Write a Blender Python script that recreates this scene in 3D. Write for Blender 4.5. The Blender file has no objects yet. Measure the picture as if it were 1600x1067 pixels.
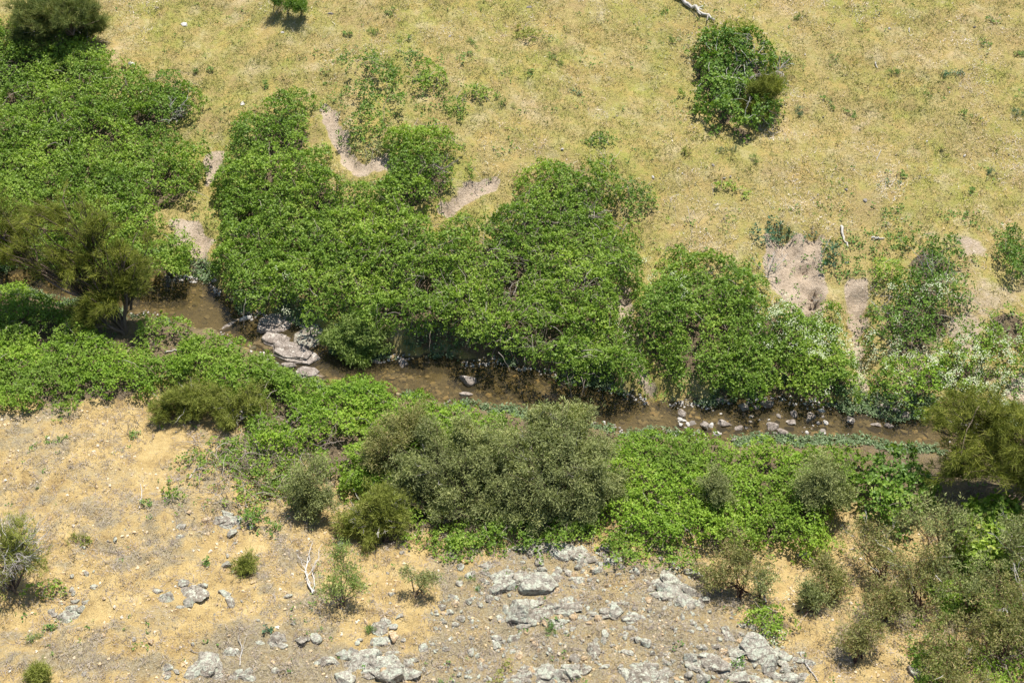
import bpy, math, random
import numpy as np
random.seed(7)
RS = np.random.RandomState(7)
SC = bpy.context.scene
COL = SC.collection
# ------------------------------------------------------------------ camera
PITCH = math.radians(50.0); HFOV = math.radians(42.0); DIST = 52.0
CAM = np.array([0.0, -DIST*math.cos(PITCH), DIST*math.sin(PITCH)])
cd = bpy.data.cameras.new('camera'); cam = bpy.data.objects.new('camera', cd); COL.objects.link(cam)
cam.location = CAM; cam.rotation_euler = (math.pi/2-PITCH, 0, 0)
cd.sensor_width = 36; cd.lens = 18/math.tan(HFOV/2); cd.clip_end = 3000; cd.clip_start = 0.5
SC.camera = cam
# ------------------------------------------------------------------ light
SUN_EL = math.radians(62); SUN_AZ = math.radians(20)      # azimuth measured from +Y (away from camera) towards +X
w = bpy.data.worlds.new('World'); SC.world = w; w.use_nodes = True
nt = w.node_tree; nt.nodes.clear()
o_ = nt.nodes.new('ShaderNodeOutputWorld'); b_ = nt.nodes.new('ShaderNodeBackground'); s_ = nt.nodes.new('ShaderNodeTexSky')
s_.sky_type = 'NISHITA'; s_.sun_disc = False; s_.sun_elevation = SUN_EL; s_.sun_rotation = SUN_AZ
s_.air_density = 1.0; s_.dust_density = 0.6
b_.inputs[1].default_value = 0.085
nt.links.new(s_.outputs[0], b_.inputs[0]); nt.links.new(b_.outputs[0], o_.inputs[0])
sl = bpy.data.lights.new('sun', 'SUN'); so = bpy.data.objects.new('sun', sl); COL.objects.link(so)
sl.energy = 4.9; sl.angle = math.radians(0.53); sl.color = (1.0, 0.955, 0.87)
sd = np.array([math.sin(SUN_AZ)*math.cos(SUN_EL), math.cos(SUN_AZ)*math.cos(SUN_EL), math.sin(SUN_EL)])
from mathutils import Vector
so.rotation_euler = Vector(sd).to_track_quat('Z', 'Y').to_euler()
vs = SC.view_settings; vs.view_transform = 'Standard'; vs.look = 'None'; vs.exposure = 0.76; vs.gamma = 1; vs.use_curve_mapping = False
SC.cycles.max_bounces = 6; SC.cycles.diffuse_bounces = 3; SC.cycles.transparent_max_bounces = 8
SC.cycles.transmission_bounces = 3; SC.cycles.caustics_reflective = False; SC.cycles.caustics_refractive = False

# ------------------------------------------------------------------ noise
_T = RS.rand(64, 256, 256).astype(np.float32)
def vn(x, y, seed=0):
    x = np.asarray(x, float); y = np.asarray(y, float)
    xi = np.floor(x).astype(int); yi = np.floor(y).astype(int); fx = x-xi; fy = y-yi
    fx = fx*fx*(3-2*fx); fy = fy*fy*(3-2*fy); T = _T[seed % 64]
    a = T[xi & 255, yi & 255]; b = T[(xi+1) & 255, yi & 255]; c = T[xi & 255, (yi+1) & 255]; d = T[(xi+1) & 255, (yi+1) & 255]
    return (a*(1-fx)+b*fx)*(1-fy)+(c*(1-fx)+d*fx)*fy
def fbm(x, y, seed=0, oct=4):
    s = 0; a = 0.5; t = 0; f = 1.0
    for i in range(oct):
        s = s+a*vn(x*f+17.3*i, y*f-9.1*i, seed+i); t += a; a *= .5; f *= 2.03
    return s/t
def ss(a, b, x):
    t = np.clip((np.asarray(x, float)-a)/(b-a), 0, 1); return t*t*(3-2*t)

# ------------------------------------------------------------------ view rays: where a point of the photograph lies in the valley
TH = math.tan(HFOV/2)
FW = np.array([0, math.cos(PITCH), -math.sin(PITCH)]); UP = np.array([0, math.sin(PITCH), math.cos(PITCH)])
def ray(px, py):
    px = np.asarray(px, float); py = np.asarray(py, float)
    u = (px-800)/800*TH; v = (533.5-py)/800*TH
    return np.stack([u, FW[1]+v*UP[1], FW[2]+v*UP[2]], -1)
def at_z(px, py, z):
    d = ray(px, py); t = (z-CAM[2])/d[..., 2]; return CAM+d*t[..., None] if np.ndim(t) else CAM+d*t
def project(P):
    q = P-CAM; dz = q@FW; return 800+q[:, 0]/dz/TH*800, 533.5-(q@UP)/dz/TH*800
def in_view(P, m=70):
    x, y = project(P); return (x > -m) & (x < 1600+m) & (y > -m) & (y < 1067+m)

# ------------------------------------------------------------------ terrain
UE = [(-200,415),(0,418),(100,428),(200,432),(240,430),(320,440),(365,470),(385,492),(440,492),(490,520),(520,556),(560,552),(620,556),(700,560),(800,572),(900,592),(1000,622),(1060,630),(1120,627),(1200,621),(1260,627),(1330,640),(1400,650),(1440,655),(1600,668),(1800,680)]
LE = [(-200,450),(0,452),(100,470),(200,492),(260,500),(330,514),(395,546),(430,572),(480,598),(520,612),(600,612),(680,622),(760,640),(880,655),(960,668),(1050,682),(1150,690),(1220,688),(1300,684),(1430,698),(1600,716),(1800,730)]
def edge(pts):
    p = np.array(pts, float); q = at_z(p[:, 0], p[:, 1], 0.0); return q[:, 0], q[:, 1]
ux, uy = edge(UE); lx, ly = edge(LE)
def yu(x): return np.interp(x, ux, uy)+(vn(np.asarray(x)*1.6, 0*np.asarray(x), 3)-.5)*.35
def yl(x): return np.interp(x, lx, ly)+(vn(np.asarray(x)*1.7, 0*np.asarray(x)+5, 4)-.5)*.35
bx = at_z(np.array([0, 300, 390, 520, 700, 900, 1050, 1340, 1600]), np.full(9, 600.), 0)[:, 0]
def bank_h(x): return np.interp(x, bx, [.5, .5, .6, .8, 1.15, 1.0, .45, .4, .4])
GUL = []      # carved gullies: world polyline, width, depth
HOLES = []
def T0(x, y):
    x = np.asarray(x, float); y = np.asarray(y, float)
    U = yu(x); L = yl(x); du = y-U; dl = L-y; B = bank_h(x)
    far = B*ss(-.05, .9, du)*.85+B*.15*ss(.5, 3, du)+.075*np.minimum(np.maximum(du, 0), 45)+.02*np.maximum(du-45, 0)
    n = (fbm(x*.22, y*.22, 11)-.5)*1.1+(fbm(x*1.1, y*1.1, 15, 3)-.5)*.24
    near = .32*ss(-.05, .7, dl)+.085*np.maximum(dl, 0)+.15*np.clip(dl-5, 0, 25)*ss(4, 8, dl)
    mid = (U+L)/2; hw = np.maximum((U-L)/2, .3); k = np.clip(np.abs(y-mid)/hw, 0, 1)
    bed = -.20*(1-k**3)-.03+(fbm(x*1.5, y*1.5, 21, 3)-.5)*.12
    land = np.where(du > 0, far+n*ss(.3, 2.5, du), near+n*ss(.3, 2.5, dl))
    # a rougher, ledgy face low on the hillside
    rough = ss(6.5, 10, dl)*(fbm(x*2.6, y*2.6, 31, 4)-.5)*.30
    return np.where((du <= 0) & (dl <= 0), bed, land+rough-.03)
def seg_dist(x, y, poly, closed=True):
    P = np.asarray(poly, float); n = len(P); best = np.full(np.shape(x), 1e9)
    for i in range(n if closed else n-1):
        a = P[i]; b = P[(i+1) % n]; d = b-a; L2 = max(d@d, 1e-9)
        t = np.clip(((x-a[0])*d[0]+(y-a[1])*d[1])/L2, 0, 1)
        best = np.minimum(best, (x-a[0]-t*d[0])**2+(y-a[1]-t*d[1])**2)
    return np.sqrt(best)
def inside(x, y, poly):
    P = np.asarray(poly, float); n = len(P); c = np.zeros(np.shape(x), bool); j = n-1
    for i in range(n):
        xi, yi = P[i]; xj, yj = P[j]
        if yi != yj:
            c ^= ((yi > y) != (yj > y)) & (x < (xj-xi)*(y-yi)/(yj-yi)+xi)
        j = i
    return c
def T(x, y):
    z = T0(x, y)
    for (pl, wd, dp) in GUL:
        d = seg_dist(x, y, pl, False)+(vn(np.asarray(x)*3, np.asarray(y)*3, 41)-.5)*.35*wd
        z = z-dp*(1-ss(.25*wd, wd, d))
    for (hx, hy, r, dp) in HOLES:
        z = z-dp*np.exp(-(((x-hx)**2+((y-hy)*1.0)**2)/r**2)**2)
    return z
def hit(px, py, off=0.0, fn=None):
    fn = fn or globals()['T']
    px = np.atleast_1d(np.asarray(px, float)); py = np.atleast_1d(np.asarray(py, float)); d = ray(px, py)
    t0 = (11-CAM[2])/d[:, 2]; t1 = (-1-CAM[2])/d[:, 2]
    lo = t0.copy(); hi = t1.copy(); found = np.zeros(len(px), bool)
    K = 70
    for k in range(1, K+1):
        t = t0+(t1-t0)*k/K; p = CAM+d*t[:, None]
        below = (p[:, 2] < fn(p[:, 0], p[:, 1])+off) & ~found
        hi = np.where(below, t, hi); lo = np.where(found | below, lo, t); found |= below
    for k in range(12):
        m = (lo+hi)/2; p = CAM+d*m[:, None]; b = p[:, 2] < fn(p[:, 0], p[:, 1])+off
        hi = np.where(b, m, hi); lo = np.where(b, lo, m)
    return CAM+d*hi[:, None]
def W(px, py, off=0.0): return hit([px], [py], off)[0]
def polyw(pts, off=0.0, fn=None):
    p = np.array(pts, float); return hit(p[:, 0], p[:, 1], off, fn)[:, :2]
_g = [([(1225,372),(1232,400),(1240,440),(1252,500)], .75, .38), ([(1268,372),(1262,420),(1270,470),(1262,500)], .5, .3),
      ([(512,172),(525,215),(552,262)], .5, .18), ([(765,285),(735,300),(695,332)], .55, .22),
      ([(1338,470),(1340,540),(1350,618)], .55, .3), ([(972,462),(975,505),(1000,570),(1018,612)], .5, .35),
      ([(318,360),(308,400),(318,430)], .4, .25), ([(1335,715),(1330,780),(1300,840),(1230,900)], .8, .15)]
G2 = [(polyw(p, 0, T0), w_, d_) for p, w_, d_ in _g]
_h = [(1261,413,.13,.42), (1272,455,.17,.6), (1274,470,.16,.7), (1276,485,.15,.5), (1247,482,.12,.3), (700,325,.15,.3)]
H2 = []
for a, b, r, dp in _h:
    q = hit([a], [b], 0, T0)[0]; H2.append((q[0], q[1], r, dp))
GUL, HOLES = G2, H2

# terrain lookup table: the same heights, sampled once
_qx = np.arange(-34, 34.01, .08); _qy = np.arange(-24, 34.01, .08); _QX, _QY = np.meshgrid(_qx, _qy); _QZ = T(_QX, _QY)
Tfull = T
def T(x, y):
    x = np.asarray(x, float); y = np.asarray(y, float); a = (x+34)/.08; b = (y+24)/.08
    ai = np.clip(a.astype(int), 0, len(_qx)-2); bi = np.clip(b.astype(int), 0, len(_qy)-2); f = np.clip(a-ai, 0, 1); g = np.clip(b-bi, 0, 1)
    return (_QZ[bi, ai]*(1-f)+_QZ[bi, ai+1]*f)*(1-g)+(_QZ[bi+1, ai]*(1-f)+_QZ[bi+1, ai+1]*f)*g
# ------------------------------------------------------------------ materials
def mat(name):
    m = bpy.data.materials.new(name); m.use_nodes = True; n = m.node_tree; n.nodes.clear(); return m, n
class N:
    def __init__(s, t): s.t = t
    def a(s, typ, **k):
        n = s.t.nodes.new(typ)
        for a, b in k.items(): setattr(n, a, b)
        return n
    def l(s, a, b): s.t.links.new(a, b)
    def attr(s, name): n = s.a('ShaderNodeAttribute'); n.attribute_name = name; return n.outputs['Fac']
    def pos(s): return s.a('ShaderNodeNewGeometry').outputs['Position']
    def noise(s, vec, scale, detail=4, rough=.6, dist=0):
        n = s.a('ShaderNodeTexNoise'); s.l(vec, n.inputs['Vector']); n.inputs['Scale'].default_value = scale
        n.inputs['Detail'].default_value = detail; n.inputs['Roughness'].default_value = rough; n.inputs['Distortion'].default_value = dist
        return n.outputs['Fac']
    def vor(s, vec, scale, out='Distance', feature='F1'):
        n = s.a('ShaderNodeTexVoronoi'); n.feature = feature; s.l(vec, n.inputs['Vector']); n.inputs['Scale'].default_value = scale; return n.outputs[out]
    def ramp(s, fac, stops, interp='LINEAR'):
        n = s.a('ShaderNodeValToRGB'); n.color_ramp.interpolation = interp; s.l(fac, n.inputs['Fac']); e = n.color_ramp.elements
        while len(e) < len(stops): e.new(.5)
        for el, (p, c) in zip(e, stops):
            el.position = p; el.color = (c[0], c[1], c[2], 1) if hasattr(c, '__len__') else (c, c, c, 1)
        return n.outputs['Color']
    def mix(s, fac, a, b, mode='MIX'):
        n = s.a('ShaderNodeMix'); n.data_type = 'RGBA'; n.blend_type = mode; n.clamp_factor = True
        for sock, v in ((n.inputs[0], fac), (n.inputs[6], a), (n.inputs[7], b)):
            if hasattr(v, 'is_linked') or hasattr(v, 'links'): s.l(v, sock)
            elif hasattr(v, '__len__'): sock.default_value = (v[0], v[1], v[2], 1)
            else: sock.default_value = v
        return n.outputs[2]
    def math(s, op, a, b=0.0, clamp=False):
        n = s.a('ShaderNodeMath'); n.operation = op; n.use_clamp = clamp
        for sock, v in ((n.inputs[0], a), (n.inputs[1], b)):
            if isinstance(v, (int, float)): sock.default_value = v
            else: s.l(v, sock)
        return n.outputs[0]
    def bump(s, h, strength, dist):
        n = s.a('ShaderNodeBump'); s.l(h, n.inputs['Height']); n.inputs['Strength'].default_value = strength; n.inputs['Distance'].default_value = dist; return n.outputs[0]
    def out(s, sh, disp=None):
        o = s.a('ShaderNodeOutputMaterial'); s.l(sh, o.inputs[0])
    def bsdf(s, col, rough=.9, spec=.2, normal=None):
        b = s.a('ShaderNodeBsdfPrincipled')
        if hasattr(col, '__len__') and not hasattr(col, 'links'): b.inputs['Base Color'].default_value = (*col, 1)
        else: s.l(col, b.inputs['Base Color'])
        b.inputs['Roughness'].default_value = rough; b.inputs['Specular IOR Level'].default_value = spec
        if normal is not None: s.l(normal, b.inputs['Normal'])
        return b.outputs[0]
def leaf_mat(name, ramp, trans=.3, rough=.5, spec=.35, patch=None, pscale=.5):
    spec *= .55; rough = min(.8, rough*1.2); trans *= .88
    m, t = mat(name); n = N(t); v = n.attr('v'); c = n.ramp(v, ramp)
    if patch is not None:
        f = n.ramp(n.noise(n.pos(), pscale, 3), [(.42, 0), (.62, 1)]); c = n.mix(n.math('MULTIPLY', f, .75), c, n.mix(.8, c, patch))
    b = n.bsdf(c, rough, spec); tr = n.a('ShaderNodeBsdfTranslucent'); tc = n.mix(1.0, c, (1.25, 1.35, .5), 'MULTIPLY'); n.l(tc, tr.inputs[0])
    mx = n.a('ShaderNodeMixShader'); mx.inputs[0].default_value = trans; n.l(b, mx.inputs[1]); n.l(tr.outputs[0], mx.inputs[2]); n.out(mx.outputs[0]); return m
M = {}
M['bramble'] = leaf_mat('bramble_leaf', [(0, (0.083, 0.149, 0.021)), (0.3, (0.16, 0.254, 0.032)), (0.65, (0.258, 0.372, 0.048)), (0.9, (0.376, 0.472, 0.085)), (1, (0.53, 0.422, 0.138))], .36, .42, .5, (.12, .21, .03), .35)
M['bramble_dark'] = leaf_mat('dark_bramble_leaf', [(0, (0.063, 0.123, 0.018)), (0.4, (0.121, 0.215, 0.027)), (0.8, (0.198, 0.307, 0.041)), (1, (0.346, 0.394, 0.091))], .32, .4, .5, (.08, .15, .03), .4)
M['bramble_light'] = leaf_mat('bright_bramble_leaf', [(0, (0.103, 0.193, 0.02)), (0.35, (0.188, 0.31, 0.032)), (0.8, (0.292, 0.421, 0.05)), (1, (0.45, 0.478, 0.109))], .38, .45, .4, (.15, .22, .04), .5)
M['herb'] = leaf_mat('grey_green_herb_leaf', [(0, (.08, .13, .05)), (.5, (.18, .25, .12)), (1, (.36, .42, .27))], .25, .6, .3)
M['thistle'] = leaf_mat('blue_green_leaf', [(0, (0.049, 0.112, 0.063)), (0.6, (0.098, 0.182, 0.101)), (1, (0.182, 0.28, 0.139))], .2, .6, .3)
M['needle'] = leaf_mat('olive_needle', [(0, (0.106, 0.119, 0.025)), (0.4, (0.184, 0.208, 0.037)), (0.8, (0.296, 0.303, 0.059)), (1, (0.404, 0.369, 0.092))], .32, .6, .25, (.09, .11, .02), .6)
M['needle_dark'] = leaf_mat('dark_needle', [(0, (0.065, 0.091, 0.026)), (0.5, (0.13, 0.163, 0.046)), (1, (0.286, 0.26, 0.078))], .26, .6, .25)
M['needle_green'] = leaf_mat('yellow_green_needle', [(0, (0.123, 0.137, 0.028)), (0.5, (0.222, 0.254, 0.049)), (1, (0.367, 0.36, 0.111))], .3, .55, .25)
M['hop'] = leaf_mat('olive_shrub_leaf', [(0, (0.118, 0.136, 0.044)), (0.35, (0.224, 0.235, 0.074)), (0.65, (0.355, 0.346, 0.123)), (0.82, (0.473, 0.37, 0.185)), (1, (0.394, 0.185, 0.123))], .32, .45, .45, (.15, .15, .05), 1.2)
M['grey_leaf'] = leaf_mat('grey_green_shrub_leaf', [(0, (0.125, 0.149, 0.057)), (0.4, (0.252, 0.283, 0.102)), (0.8, (0.409, 0.431, 0.171)), (1, (0.598, 0.535, 0.25))], .3, .5, .45, (.15, .17, .07), .9)
M['willow'] = leaf_mat('willow_leaf', [(0, (0.099, 0.158, 0.032)), (0.5, (0.211, 0.293, 0.063)), (1, (0.396, 0.461, 0.158))], .3, .45, .45)
M['grass'] = leaf_mat('dry_pasture_grass', [(0, (0.12, 0.15, 0.046)), (0.2, (0.24, 0.24, 0.078)), (0.42, (0.4, 0.34, 0.156)), (0.62, (0.52, 0.41, 0.247)), (0.82, (0.62, 0.5, 0.364)), (1, (0.78, 0.72, 0.715))], .22, .7, .2, (.34, .34, .10), .22)
M['dry'] = leaf_mat('withered_grass', [(0, (.12, .10, .06)), (.4, (.26, .21, .15)), (.75, (.40, .33, .23)), (.92, (.52, .45, .33)), (1, (.25, .28, .08))], .15, .8, .15)
M['weed'] = leaf_mat('green_weed_leaf', [(0, (0.065, 0.13, 0.034)), (0.5, (0.13, 0.247, 0.051)), (1, (0.286, 0.364, 0.118))], .3, .55, .3)
M['flower'] = leaf_mat('white_flower', [(0, (.36, .42, .22)), (.4, (.58, .62, .42)), (1, (.74, .76, .60))], .25, .7, .2)
M['yellow'] = leaf_mat('yellow_flower', [(0, (.6, .5, .03)), (1, (.75, .62, .05))], .25, .7, .2)
def simple(name, stops, rough=.85, spec=.2, scale=6.0, bump=0.0, attr=True):
    m, t = mat(name); n = N(t); f = n.attr('v') if attr else n.noise(n.pos(), scale, 5)
    if attr: f = n.math('ADD', n.math('MULTIPLY', f, .75), n.math('MULTIPLY', n.noise(n.pos(), scale, 4), .3))
    c = n.ramp(f, stops); nm = n.bump(n.noise(n.pos(), scale*5, 5), bump, .03) if bump else None
    n.out(n.bsdf(c, rough, spec, nm)); return m
M['bark'] = simple('brown_bark', [(.2, (.05, .035, .025)), (.8, (.16, .12, .09))], bump=.5)
M['red_bark'] = simple('red_brown_bark', [(.2, (.05, .025, .018)), (.8, (.17, .085, .06))], bump=.4)
M['dead'] = simple('bleached_dead_wood', [(.2, (.28, .25, .22)), (.8, (.55, .52, .47))], bump=.4)
M['cane'] = simple('dead_cane', [(.1, (.12, .085, .06)), (.5, (.24, .19, .15)), (.9, (.42, .37, .31))])
M['litter'] = simple('dry_grey_litter', [(.05, (.11, .085, .07)), (.45, (.25, .205, .17)), (.9, (.48, .42, .35))])
M['pebble'] = simple('creek_pebble', [(.1, (.17, .145, .12)), (.5, (.33, .30, .27)), (.9, (.54, .51, .47))], bump=.3)
M['bedstone'] = simple('algae_brown_stone', [(.1, (.08, .07, .04)), (.45, (.18, .15, .085)), (.75, (.28, .225, .13)), (.95, (.38, .27, .13))], bump=.3, scale=9)
M['ochre'] = simple('ochre_gravel', [(.1, (.22, .16, .10)), (.4, (.50, .37, .21)), (.75, (.60, .47, .31)), (.95, (.60, .57, .50))], bump=.3)
def rock_mat(name, c0, c1, c2, lichen, amt, scale=5.0):
    m, t = mat(name); n = N(t); p = n.a('ShaderNodeTexCoord').outputs['Object']; p = n.pos()
    base = n.ramp(n.noise(p, scale, 8, .65, .6), [(.3, c0), (.5, c1), (.7, c2)])
    cr = n.ramp(n.vor(p, scale*1.6, feature='DISTANCE_TO_EDGE'), [(0, 1), (.035, 0)])
    base = n.mix(n.math('MULTIPLY', cr, .55), base, (.06, .05, .04))
    lf = n.ramp(n.math('ADD', n.noise(p, scale*1.3, 7, .7, .4), amt), [(.52, 0), (.56, 1)])
    lc = n.ramp(n.noise(p, scale*8, 4), [(.35, lichen), (.65, tuple(min(1, x*1.3) for x in lichen))])
    base = n.mix(n.math('MULTIPLY', lf, .8), base, lc)
    sp = n.ramp(n.noise(p, scale*11, 3), [(.36, 1), (.42, 0)]); base = n.mix(n.math('MULTIPLY', sp, .4), base, (.08, .07, .06))
    h = n.math('ADD', n.noise(p, scale*3, 8, .7), n.math('MULTIPLY', cr, -.35))
    n.out(n.bsdf(base, .88, .25, n.bump(h, .9, .05))); return m
M['rock'] = rock_mat('lichen_grey_rock', (.15, .13, .10), (.30, .27, .22), (.44, .41, .34), (.40, .42, .33), .02)
M['rock_dark'] = rock_mat('dark_weathered_rock', (.12, .10, .075), (.25, .215, .17), (.38, .35, .29), (.42, .43, .34), -.01)
M['rock_ochre'] = rock_mat('ochre_stained_rock', (.30, .20, .11), (.46, .33, .19), (.56, .46, .32), (.44, .43, .34), -.05)
M['creek_rock'] = rock_mat('pale_creek_rock', (.16, .125, .10), (.28, .235, .20), (.38, .33, .285), (.46, .42, .37), -.05, 3.5)

# ground
def ground_mat():
    m, t = mat('valley_ground'); n = N(t); p = n.pos()
    big = n.noise(p, .35, 4); med = n.noise(p, 1.6, 5, .65); fine = n.noise(p, 9, 6, .7); vf = n.noise(p, 28, 4, .7)
    def brk(name, k=.55, lo=.42, hi=.62):
        a = n.attr(name); s = n.math('ADD', a, n.math('MULTIPLY', n.math('ADD', n.math('MULTIPLY', med, .5), n.math('MULTIPLY', fine, .5)), k))
        return n.ramp(n.math('SUBTRACT', s, k*.5), [(lo, 0), (hi, 1)])
    xf = n.noise(p, 55, 3, .75)
    pas = n.ramp(n.math('ADD', n.math('MULTIPLY', fine, .4), n.math('MULTIPLY', xf, .6)), [(.34, (.10, .095, .03)), (.44, (.26, .22, .07)), (.52, (.42, .32, .13)), (.60, (.56, .43, .22)), (.70, (.70, .60, .40))])
    pas2 = n.ramp(vf, [(.36, (.13, .125, .035)), (.48, (.33, .27, .085)), (.62, (.58, .46, .24))])
    pas = n.mix(.5, pas, pas2)
    green = n.ramp(n.math('ADD', n.math('MULTIPLY', big, .55), n.math('MULTIPLY', med, .45)), [(.44, 0), (.60, 1)])
    pas = n.mix(n.math('MULTIPLY', green, .75), pas, (.29, .31, .06)); org = n.ramp(n.noise(p, .9, 5, .7, .5), [(.5, 0), (.62, 1)]); pas = n.mix(n.math('MULTIPLY', org, .4), pas, (.50, .34, .12))
    strawp = n.ramp(n.noise(p, .8, 5, .7), [(.52, 0), (.68, 1)])
    pas = n.mix(n.math('MULTIPLY', strawp, .6), pas, (.56, .45, .29)); brn = n.ramp(n.noise(p, .55, 5, .75, .8), [(.52, 0), (.66, 1)]); pas = n.mix(n.math('MULTIPLY', brn, .55), pas, (.33, .235, .12))
    dirt = n.ramp(n.math('ADD', n.math('MULTIPLY', med, .4), n.math('MULTIPLY', fine, .6)), [(.3, (.26, .20, .135)), (.5, (.46, .365, .27)), (.7, (.58, .48, .37))])
    sand = n.ramp(n.math('ADD', n.math('MULTIPLY', med, .55), n.math('MULTIPLY', vf, .45)), [(.36, (.24, .16, .075)), (.46, (.44, .315, .135)), (.56, (.56, .415, .185)), (.7, (.61, .49, .28))])
    peb = n.ramp(n.vor(p, 13, 'Distance'), [(.10, 1), (.19, 0)])
    pebc = n.ramp(n.vor(p, 13, 'Color'), [(0, (.38, .28, .17)), (.5, (.58, .47, .31)), (1, (.52, .49, .43))])
    sand = n.mix(n.math('MULTIPLY', peb, .7), sand, pebc)
    grey = n.ramp(n.math('ADD', n.math('MULTIPLY', fine, .5), n.math('MULTIPLY', vf, .5)), [(.35, (.09, .075, .045)), (.46, (.22, .185, .12)), (.56, (.36, .31, .205)), (.68, (.54, .465, .33))])
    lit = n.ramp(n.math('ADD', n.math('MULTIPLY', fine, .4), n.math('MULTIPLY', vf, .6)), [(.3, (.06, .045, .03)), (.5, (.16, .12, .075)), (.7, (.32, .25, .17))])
    bed = n.ramp(n.math('ADD', n.math('MULTIPLY', med, .4), n.math('MULTIPLY', fine, .6)), [(.3, (.06, .05, .025)), (.5, (.165, .135, .07)), (.7, (.28, .225, .13))])
    c = n.mix(brk('sand'), pas, sand)
    c = n.mix(n.math('MULTIPLY', brk('grey', 1.1, .36, .66), .9), c, grey)
    c = n.mix(brk('dirt', .5), c, dirt)
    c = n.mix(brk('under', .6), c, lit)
    c = n.mix(brk('bed', .1), c, bed)
    h = n.math('ADD', n.math('MULTIPLY', fine, .6), n.math('MULTIPLY', vf, .4)); h = n.math('ADD', h, n.math('MULTIPLY', peb, .2))
    n.out(n.bsdf(c, .95, .12, n.bump(h, 1.0, .16))); return m
M['ground'] = ground_mat()
def water_mat():
    m, t = mat('shallow_brown_water'); n = N(t); p = n.pos()
    bp = n.bump(n.noise(p, 7, 3, .5, .5), .10, .03)
    fr = n.a('ShaderNodeFresnel'); fr.inputs[0].default_value = 1.33; n.l(bp, fr.inputs[1])
    g = n.a('ShaderNodeBsdfGlossy'); g.inputs['Roughness'].default_value = .04; n.l(bp, g.inputs['Normal'])
    tr = n.a('ShaderNodeBsdfTransparent'); n.l(n.ramp(n.noise(p, .5, 3), [(.3, (.68, .63, .48)), (.7, (.82, .77, .62))]), tr.inputs[0])
    df = n.a('ShaderNodeBsdfDiffuse'); df.inputs[0].default_value = (.27, .21, .11, 1)
    m1 = n.a('ShaderNodeMixShader'); m1.inputs[0].default_value = .13; n.l(tr.outputs[0], m1.inputs[1]); n.l(df.outputs[0], m1.inputs[2])
    m2 = n.a('ShaderNodeMixShader'); n.l(fr.outputs[0], m2.inputs[0]); n.l(m1.outputs[0], m2.inputs[1]); n.l(g.outputs[0], m2.inputs[2]); n.out(m2.outputs[0]); return m
M['water'] = water_mat()

# ------------------------------------------------------------------ objects
def mesh_data(name, V, F, m, attrs=None, smooth=False):
    V = np.ascontiguousarray(V, np.float32); F = np.ascontiguousarray(F, np.int32)
    me = bpy.data.meshes.new(name); me.vertices.add(len(V)); me.vertices.foreach_set('co', V.ravel())
    k = F.shape[1]; me.loops.add(F.size); me.loops.foreach_set('vertex_index', F.ravel())
    me.polygons.add(len(F)); me.polygons.foreach_set('loop_start', np.arange(0, F.size, k, dtype=np.int32))
    try: me.polygons.foreach_set('loop_total', np.full(len(F), k, np.int32))
    except Exception: pass
    me.polygons.foreach_set('use_smooth', np.full(len(F), smooth, bool))
    for a, val in (attrs or {}).items():
        at = me.attributes.new(a, 'FLOAT', 'POINT'); at.data.foreach_set('value', np.ascontiguousarray(val, np.float32))
    me.update(calc_edges=True); me.materials.append(m); return me
def tagp(o, label=None, cat=None, group=None, kind=None):
    if label: o['label'] = label
    if cat: o['category'] = cat
    if group: o['group'] = group
    if kind: o['kind'] = kind
    return o
def obj(name, V, F, m, attrs=None, parent=None, smooth=False, origin=None):
    if origin is not None: V = np.asarray(V)-np.asarray(origin)
    me = mesh_data(name, V, F, m, attrs, smooth); o = bpy.data.objects.new(name, me); COL.objects.link(o)
    if origin is not None: o.location = origin
    if parent is not None:
        o.parent = parent
        if origin is not None: o.location = np.asarray(origin)-np.asarray(parent.location)
    return o
def empty(name, loc, label, cat, group=None):
    e = bpy.data.objects.new(name, None); COL.objects.link(e); e.location = [float(a) for a in loc]; e.empty_display_size = .3
    return tagp(e, label, cat, group)
def child(name, V, F, m, v, parent, smooth=False):     # V in world space
    return obj(name, np.asarray(V)-np.array(parent.location), F, m, {'v': v}, parent, smooth)

# templates ------------------------------------------------------
def leaf_tpl(nl, L, Wd, el, spread, rs, cup=.25, one_tri=False, radial=.02):
    V = []; F = []; v = []
    for i in range(nl):
        a = 2*math.pi*(i+rs.rand()*.7)/nl; e = math.radians(el[0]+(el[1]-el[0])*rs.rand())
        d = np.array([math.cos(a)*math.cos(e), math.sin(a)*math.cos(e), math.sin(e)]); s = np.array([-math.sin(a), math.cos(a), 0])
        s = s+rs.randn(3)*.25; s /= np.linalg.norm(s); u = np.cross(d, s)
        l = L*(.75+.5*rs.rand()); w2 = Wd*(.75+.5*rs.rand())/2; o = d*radial+rs.randn(3)*spread
        b = len(V)
        if one_tri:
            V += [o-s*w2, o+s*w2, o+d*l]; F.append((b, b+1, b+2)); v += [rs.rand()]*3
        else:
            V += [o, o+d*l*.5-s*w2+u*w2*cup, o+d*l, o+d*l*.5+s*w2+u*w2*cup]; F += [(b, b+1, b+2), (b, b+2, b+3)]; v += [rs.rand()]*4
    return np.array(V), np.array(F), np.array(v)
rt = np.random.RandomState(3)
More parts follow.
